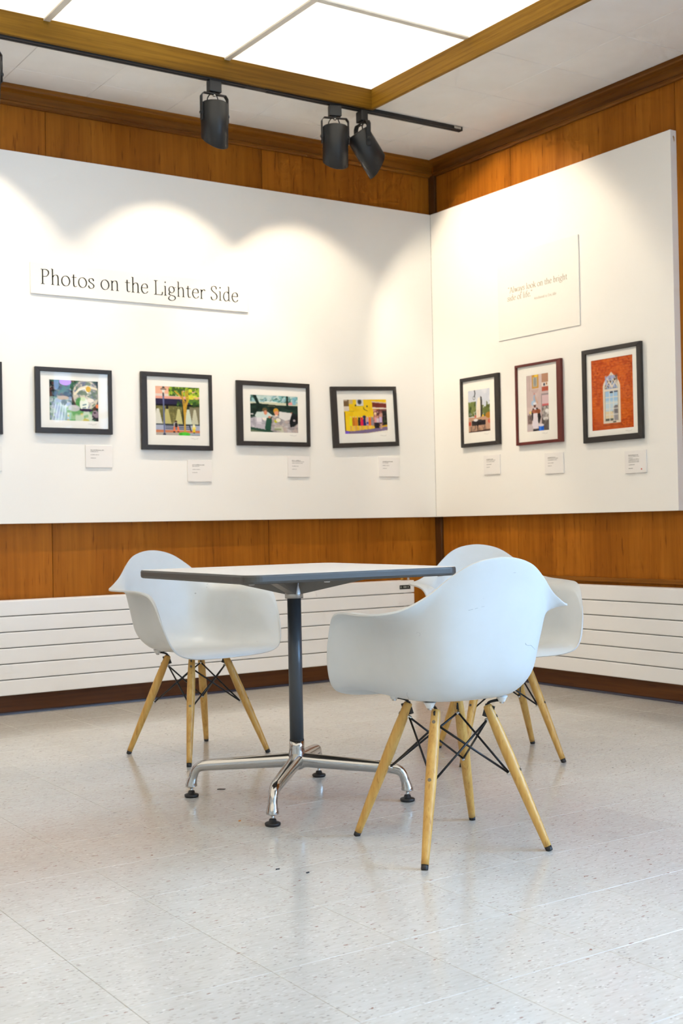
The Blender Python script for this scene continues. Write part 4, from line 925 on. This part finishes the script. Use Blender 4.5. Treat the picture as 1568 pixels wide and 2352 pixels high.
# ------------------------------------------------------------------ shell armchairs
RIM = [(0,.240,.392), (.10,.240,.394), (.195,.233,.402), (.253,.211,.433), (.280,.176,.525), (.290,.138,.606), (.298,.094,.640), (.308,.02,.651), (.314,-.06,.652), (.307,-.140,.654),
       (.252,-.201,.664), (.190,-.236,.699), (.144,-.260,.740), (.086,-.287,.780), (0,-.297,.796)]
KEYS = {   # column: inner rings from the seat outwards to just below the rim
 0:  [(0,.08,.418), (0,.15,.422), (0,.200,.420), (0,.226,.412), (0,.237,.402)],
 2:  [(.06,.085,.417), (.125,.15,.421), (.175,.200,.421), (.187,.221,.414), (.193,.229,.407)],
 3:  [(.08,.08,.416), (.15,.14,.421), (.212,.182,.425), (.236,.200,.426), (.248,.207,.429)],
 4:  [(.085,.07,.415), (.163,.115,.422), (.225,.148,.442), (.256,.166,.475), (.273,.176,.500)],
 5:  [(.088,.05,.414), (.165,.08,.421), (.222,.104,.458), (.248,.122,.535), (.275,.136,.590)],
 7:  [(.088,.01,.412), (.156,.01,.420), (.200,.010,.468), (.216,.012,.56), (.230,.016,.628)],
 9:  [(.080,-.04,.411), (.148,-.070,.421), (.190,-.090,.470), (.205,-.100,.560), (.218,-.108,.630)],
 10: [(.070,-.065,.411), (.130,-.115,.422), (.172,-.148,.474), (.188,-.163,.560), (.200,-.176,.628)],
 12: [(.042,-.085,.410), (.080,-.155,.427), (.112,-.202,.486), (.130,-.228,.585), (.140,-.248,.685)],
 14: [(0,-.09,.410), (0,-.165,.428), (0,-.215,.490), (0,-.246,.600), (0,-.276,.725)],
}
def make_shell():
    ks = sorted(KEYS); nc = 15; cols = []
    arr = np.array([KEYS[k] for k in ks]); full = np.zeros((nc, 5, 3))
    # interpolate the key columns, mirrored at both ends so the middle stays flat
    kx = [-k for k in ks[1:3][::-1]]+ks+[28-k for k in ks[-3:-1][::-1]]
    A = np.concatenate([arr[1:3][::-1]*np.array([-1,1,1]), arr, arr[-3:-1][::-1]*np.array([-1,1,1])])
    for j in range(nc):
        i = max(q for q in range(len(kx)) if kx[q] <= j); i = min(i, len(kx)-2)
        t = (j-kx[i])/(kx[i+1]-kx[i]); p0, p1, p2, p3 = A[max(i-1,0)], A[i], A[i+1], A[min(i+2, len(A)-1)]
        m1 = (p2-p0)/(kx[i+1]-kx[max(i-1,0)])*(kx[i+1]-kx[i]); m2 = (p3-p1)/(kx[min(i+2,len(kx)-1)]-kx[i])*(kx[i+1]-kx[i])
        full[j] = (2*t**3-3*t*t+1)*p1+(t**3-2*t*t+t)*m1+(-2*t**3+3*t*t)*p2+(t**3-t*t)*m2
    rim = np.array(RIM)[:,None,:]; ctr = np.tile(np.array([0,-.005,.4135]), (nc,1,1)); small = ctr*.6+full[:,:1]*.4
    wl_ = np.array([0,0,0,0,.1,.5,1,1,1,1,.7,.35,.1,0,0])[:,None]
    mid = full[:,4]*.52+rim[:,0]*.48; mid[:,2:3] += wl_*(rim[:,0,2:3]-mid[:,2:3])*.62
    net = np.concatenate([ctr, small, full, mid[:,None,:], rim], 1)
    net = np.concatenate([net, net[1:-1][::-1]*np.array([-1,1,1])], 0)   # 28 columns, closed
    S1, S2 = 6, 5
    g = np.stack([crom(net[:,r], S1, True) for r in range(net.shape[1])], 1)      # columns dense
    g = np.stack([crom(g[c], S2) for c in range(g.shape[0])], 0)                  # rings dense
    # smooth lightly around the ring
    for _ in range(3): g = .5*g+.25*(np.roll(g,1,0)+np.roll(g,-1,0))
    nC, nR = g.shape[:2]; bm = BM(); c0 = bm.verts.new(g[0,0])
    V = [[bm.verts.new(g[c,r]) for r in range(1, nR)] for c in range(nC)]
    for c in range(nC):
        d = (c+1) % nC
        bm.faces.new((c0, V[c][0], V[d][0]))
        for r in range(nR-2): bm.faces.new((V[c][r], V[c][r+1], V[d][r+1], V[d][r]))
    bmesh.ops.recalc_face_normals(bm, faces=bm.faces)
    bm.faces.ensure_lookup_table()
    if sum(f.normal.z for f in bm.faces if abs(f.calc_center_median().x) < .1 and abs(f.calc_center_median().y) < .08) < 0:
        bmesh.ops.reverse_faces(bm, faces=bm.faces)
    return bm
def make_chair(label, group):
    t = thing('armchair', label, 'chair', group=group)
    sh = obj('shell', make_shell(), M_SHELL, t, True)
    m = sh.modifiers.new('thickness', 'SOLIDIFY'); m.thickness = .0055; m.offset = -1; m.use_even_offset = True
    b = sh.modifiers.new('edge', 'BEVEL'); b.width = .0018; b.segments = 2; b.limit_method = 'ANGLE'; b.angle_limit = math.radians(50)
    tag(sh, 'white moulded plastic seat shell with flared arms')
    BOT, TOP = (.191, .200), (.080, .078)
    ends = {}
    for sx in (-1, 1):
        for sy in (-1, 1):
            p0 = Vector((sx*BOT[0], sy*BOT[1], .0)); p1 = Vector((sx*TOP[0], sy*TOP[1], .384)); d = p1-p0
            at = lambda z: p0+d*(z/.378)  # z here runs 0-.378 along the leg
            prof = [(.012, .0102), (.03, .0106), (.10, .0128), (.18, .0148), (.25, .0158), (.31, .0150), (.355, .0132), (.372, .0124), (.377, .0112), (.3785, .008)]
            lg = obj('leg', tube(BM(), [at(z) for z, _ in prof], [r for _, r in prof], 18), M_BEECH, t, True)
            obj('foot_cap', tube(BM(), [at(z) for z in (0, .001, .0118)], [.0088, .0094, .0098], 16), M_RUBBER, lg, True)
            out = Vector((sx, sy, 0)).normalized(); 
            for z, nm in ((.345, 'bolt'), (.205, 'bolt')):
                c = at(z); ax = (out - d.normalized()*out.dot(d.normalized())).normalized(); r = np.interp(z, [q[0] for q in prof], [q[1] for q in prof])
                obj(nm, tube(BM(), [c+ax*(r-.002), c+ax*(r+.0008)], .0048, 12), M_BOLT, lg)
                obj('nut', tube(BM(), [c-ax*(r-.002), c-ax*(r+.007), c-ax*(r+.010)], [.0052, .0052, .003], 8), M_STEEL, lg)
                ends[(sx, sy, z)] = c-ax*(r+.003)
            # slot and bent rod that carries the shell
            top = at(.366); inn = -out
            obj('slot', boxbm(-.0021, .0021, -.0135, .0135, -.022, .0132), M_RUBBER, lg).matrix_local = Matrix.Translation(top) @ Matrix.Rotation(math.atan2(-sx, sy), 4, 'Z') @ Matrix.Rotation(math.radians(-17), 4, 'X')
            mx, my = sx*.112, sy*.102
            pts = crom([tuple(at(.345)), tuple(at(.372)+Vector((0,0,.004))), tuple(at(.38)+Vector((sx*.006, sy*.004, .006))), (sx*.10, sy*.094, .3972), (mx, my, .3972)], 4)
            obj('carrier_rod', tube(BM(), pts.tolist(), .0038, 8), M_WIRE, t, True)
            obj('mount', lathe(BM(), [(.007, .3935), (.009, .394), (.0105, .398), (.0135, .404), (.017, .4095)], 20, Matrix.Translation((mx, my, 0))), M_MOUNT, t, True)
            obj('mount_screw', lathe(BM(), [(.004, .3885), (.006, .3895), (.006, .3934)], 10, Matrix.Translation((mx, my, 0))), M_STEEL, t)
    prs = [((-1,-1),(1,-1)), ((1,-1),(1,1)), ((1,1),(-1,1)), ((-1,1),(-1,-1))]
    for a, b in prs:
        for u, v in ((a, b), (b, a)):
            obj('brace_rod', tube(BM(), [ends[(*u, .345)], ends[(*v, .205)]], .0031, 8), M_WIRE, t, True)
    return t
CG = 'white shell armchairs around the table'
def place(c, x, y, deg): c.location = (x, y, 0); c.rotation_euler = (0, 0, math.radians(deg-90)); return c
ch = make_chair('white shell armchair nearest the camera, seen from behind with scuffs on its back', CG)
place(ch, -2.494, -3.215, 81.4)
dup(ch, (-2.415, -1.538, 0), math.radians(-80.3-90), 'white shell armchair in front of the left wall radiator, partly behind the table top', CG)
dup(ch, (-1.537, -2.312, 0), math.radians(-116-90), 'white shell armchair mostly hidden behind the nearest armchair', CG)

# worn scratches on the back of the nearest chair, laid on its shell
from mathutils.bvhtree import BVHTree
bpy.context.view_layer.update()
_sh = [c for c in ch.children if c.name.startswith('shell')][0]
_ev = _sh.evaluated_get(bpy.context.evaluated_depsgraph_get()); _me = _ev.to_mesh()
_bvh = BVHTree.FromPolygons([_sh.matrix_world @ v.co for v in _me.vertices], [tuple(p.vertices) for p in _me.polygons]); _ev.to_mesh_clear()
def scratch(pix, rad):
    P = []
    for x, y in pix:
        d = (fw + rt*((x-784)/FPX) - up*((y-1176)/FPX)).normalized(); h, n, _, _ = _bvh.ray_cast(CAM, d)
        if h is None: return
        if n.dot(d) > 0: n = -n
        P.append(h+n*.0001)
    bm = BM(); tube(bm, P, rad*.75, 6); bm.transform(_sh.matrix_world.inverted()); obj('scratch', bm, mat('scratch_grey', srgb(172,175,176), .7), _sh)
scratch([(1075,1402), (1080,1401), (1086,1399.5)], .0009); scratch([(1090,1398.5), (1097,1396.5)], .0008); scratch([(1105,1394.5), (1112,1392.5)], .0006)
scratch([(1206,1477), (1208,1481), (1213,1482.5), (1219,1482), (1223,1486), (1228,1492)], .0010)
scratch([(935,1590), (934,1596), (937,1602), (939,1605)], .0006)
scratch([(956,1455), (959,1452), (964,1454), (965,1459), (961,1461)], .0004)

# ------------------------------------------------------------------ litter on the floor
def flake(label, x, y, pts, m, rot):
    bm = BM(); f = [bm.verts.new((a, b, .0002)) for a, b in pts]; g = [bm.verts.new((a, b, .0022)) for a, b in pts]; n = len(pts)
    bm.faces.new(f[::-1]); bm.faces.new(g)
    for i in range(n): bm.faces.new((f[i], f[(i+1)%n], g[(i+1)%n], g[i]))
    o = obj('litter_flake', bm, m); o.location = (x, y, 0); o.rotation_euler = (0, 0, rot); tag(o, label, 'litter')
flake('tiny dark dry scrap on the floor between the left feet of the table', -2.661, -2.191, [(-.014,-.002), (-.004,-.004), (.010,-.003), (.014,.001), (.002,.002), (-.006,.005)], mat('dry_scrap', srgb(70,50,40), .8), -.6)
flake('tiny orange crumb on the floor left of the front table foot', -2.832, -2.627, [(-.005,-.002), (.003,-.003), (.006,.001), (-.002,.003)], mat('crumb', srgb(200,130,60), .8), .4)
flake('tiny dark chip on the open floor below the front table foot, left one', -3.009, -3.149, [(-.006,-.0015), (.005,-.002), (.007,.001), (-.003,.002)], mat('dark_chip', srgb(40,40,46), .7), -.1)
flake('tiny dark chip on the open floor nearest the legs of the front chair', -2.964, -3.224, [(-.005,-.0025), (.004,-.002), (.005,.002), (-.004,.0025)], mat('dark_chip'), .2)
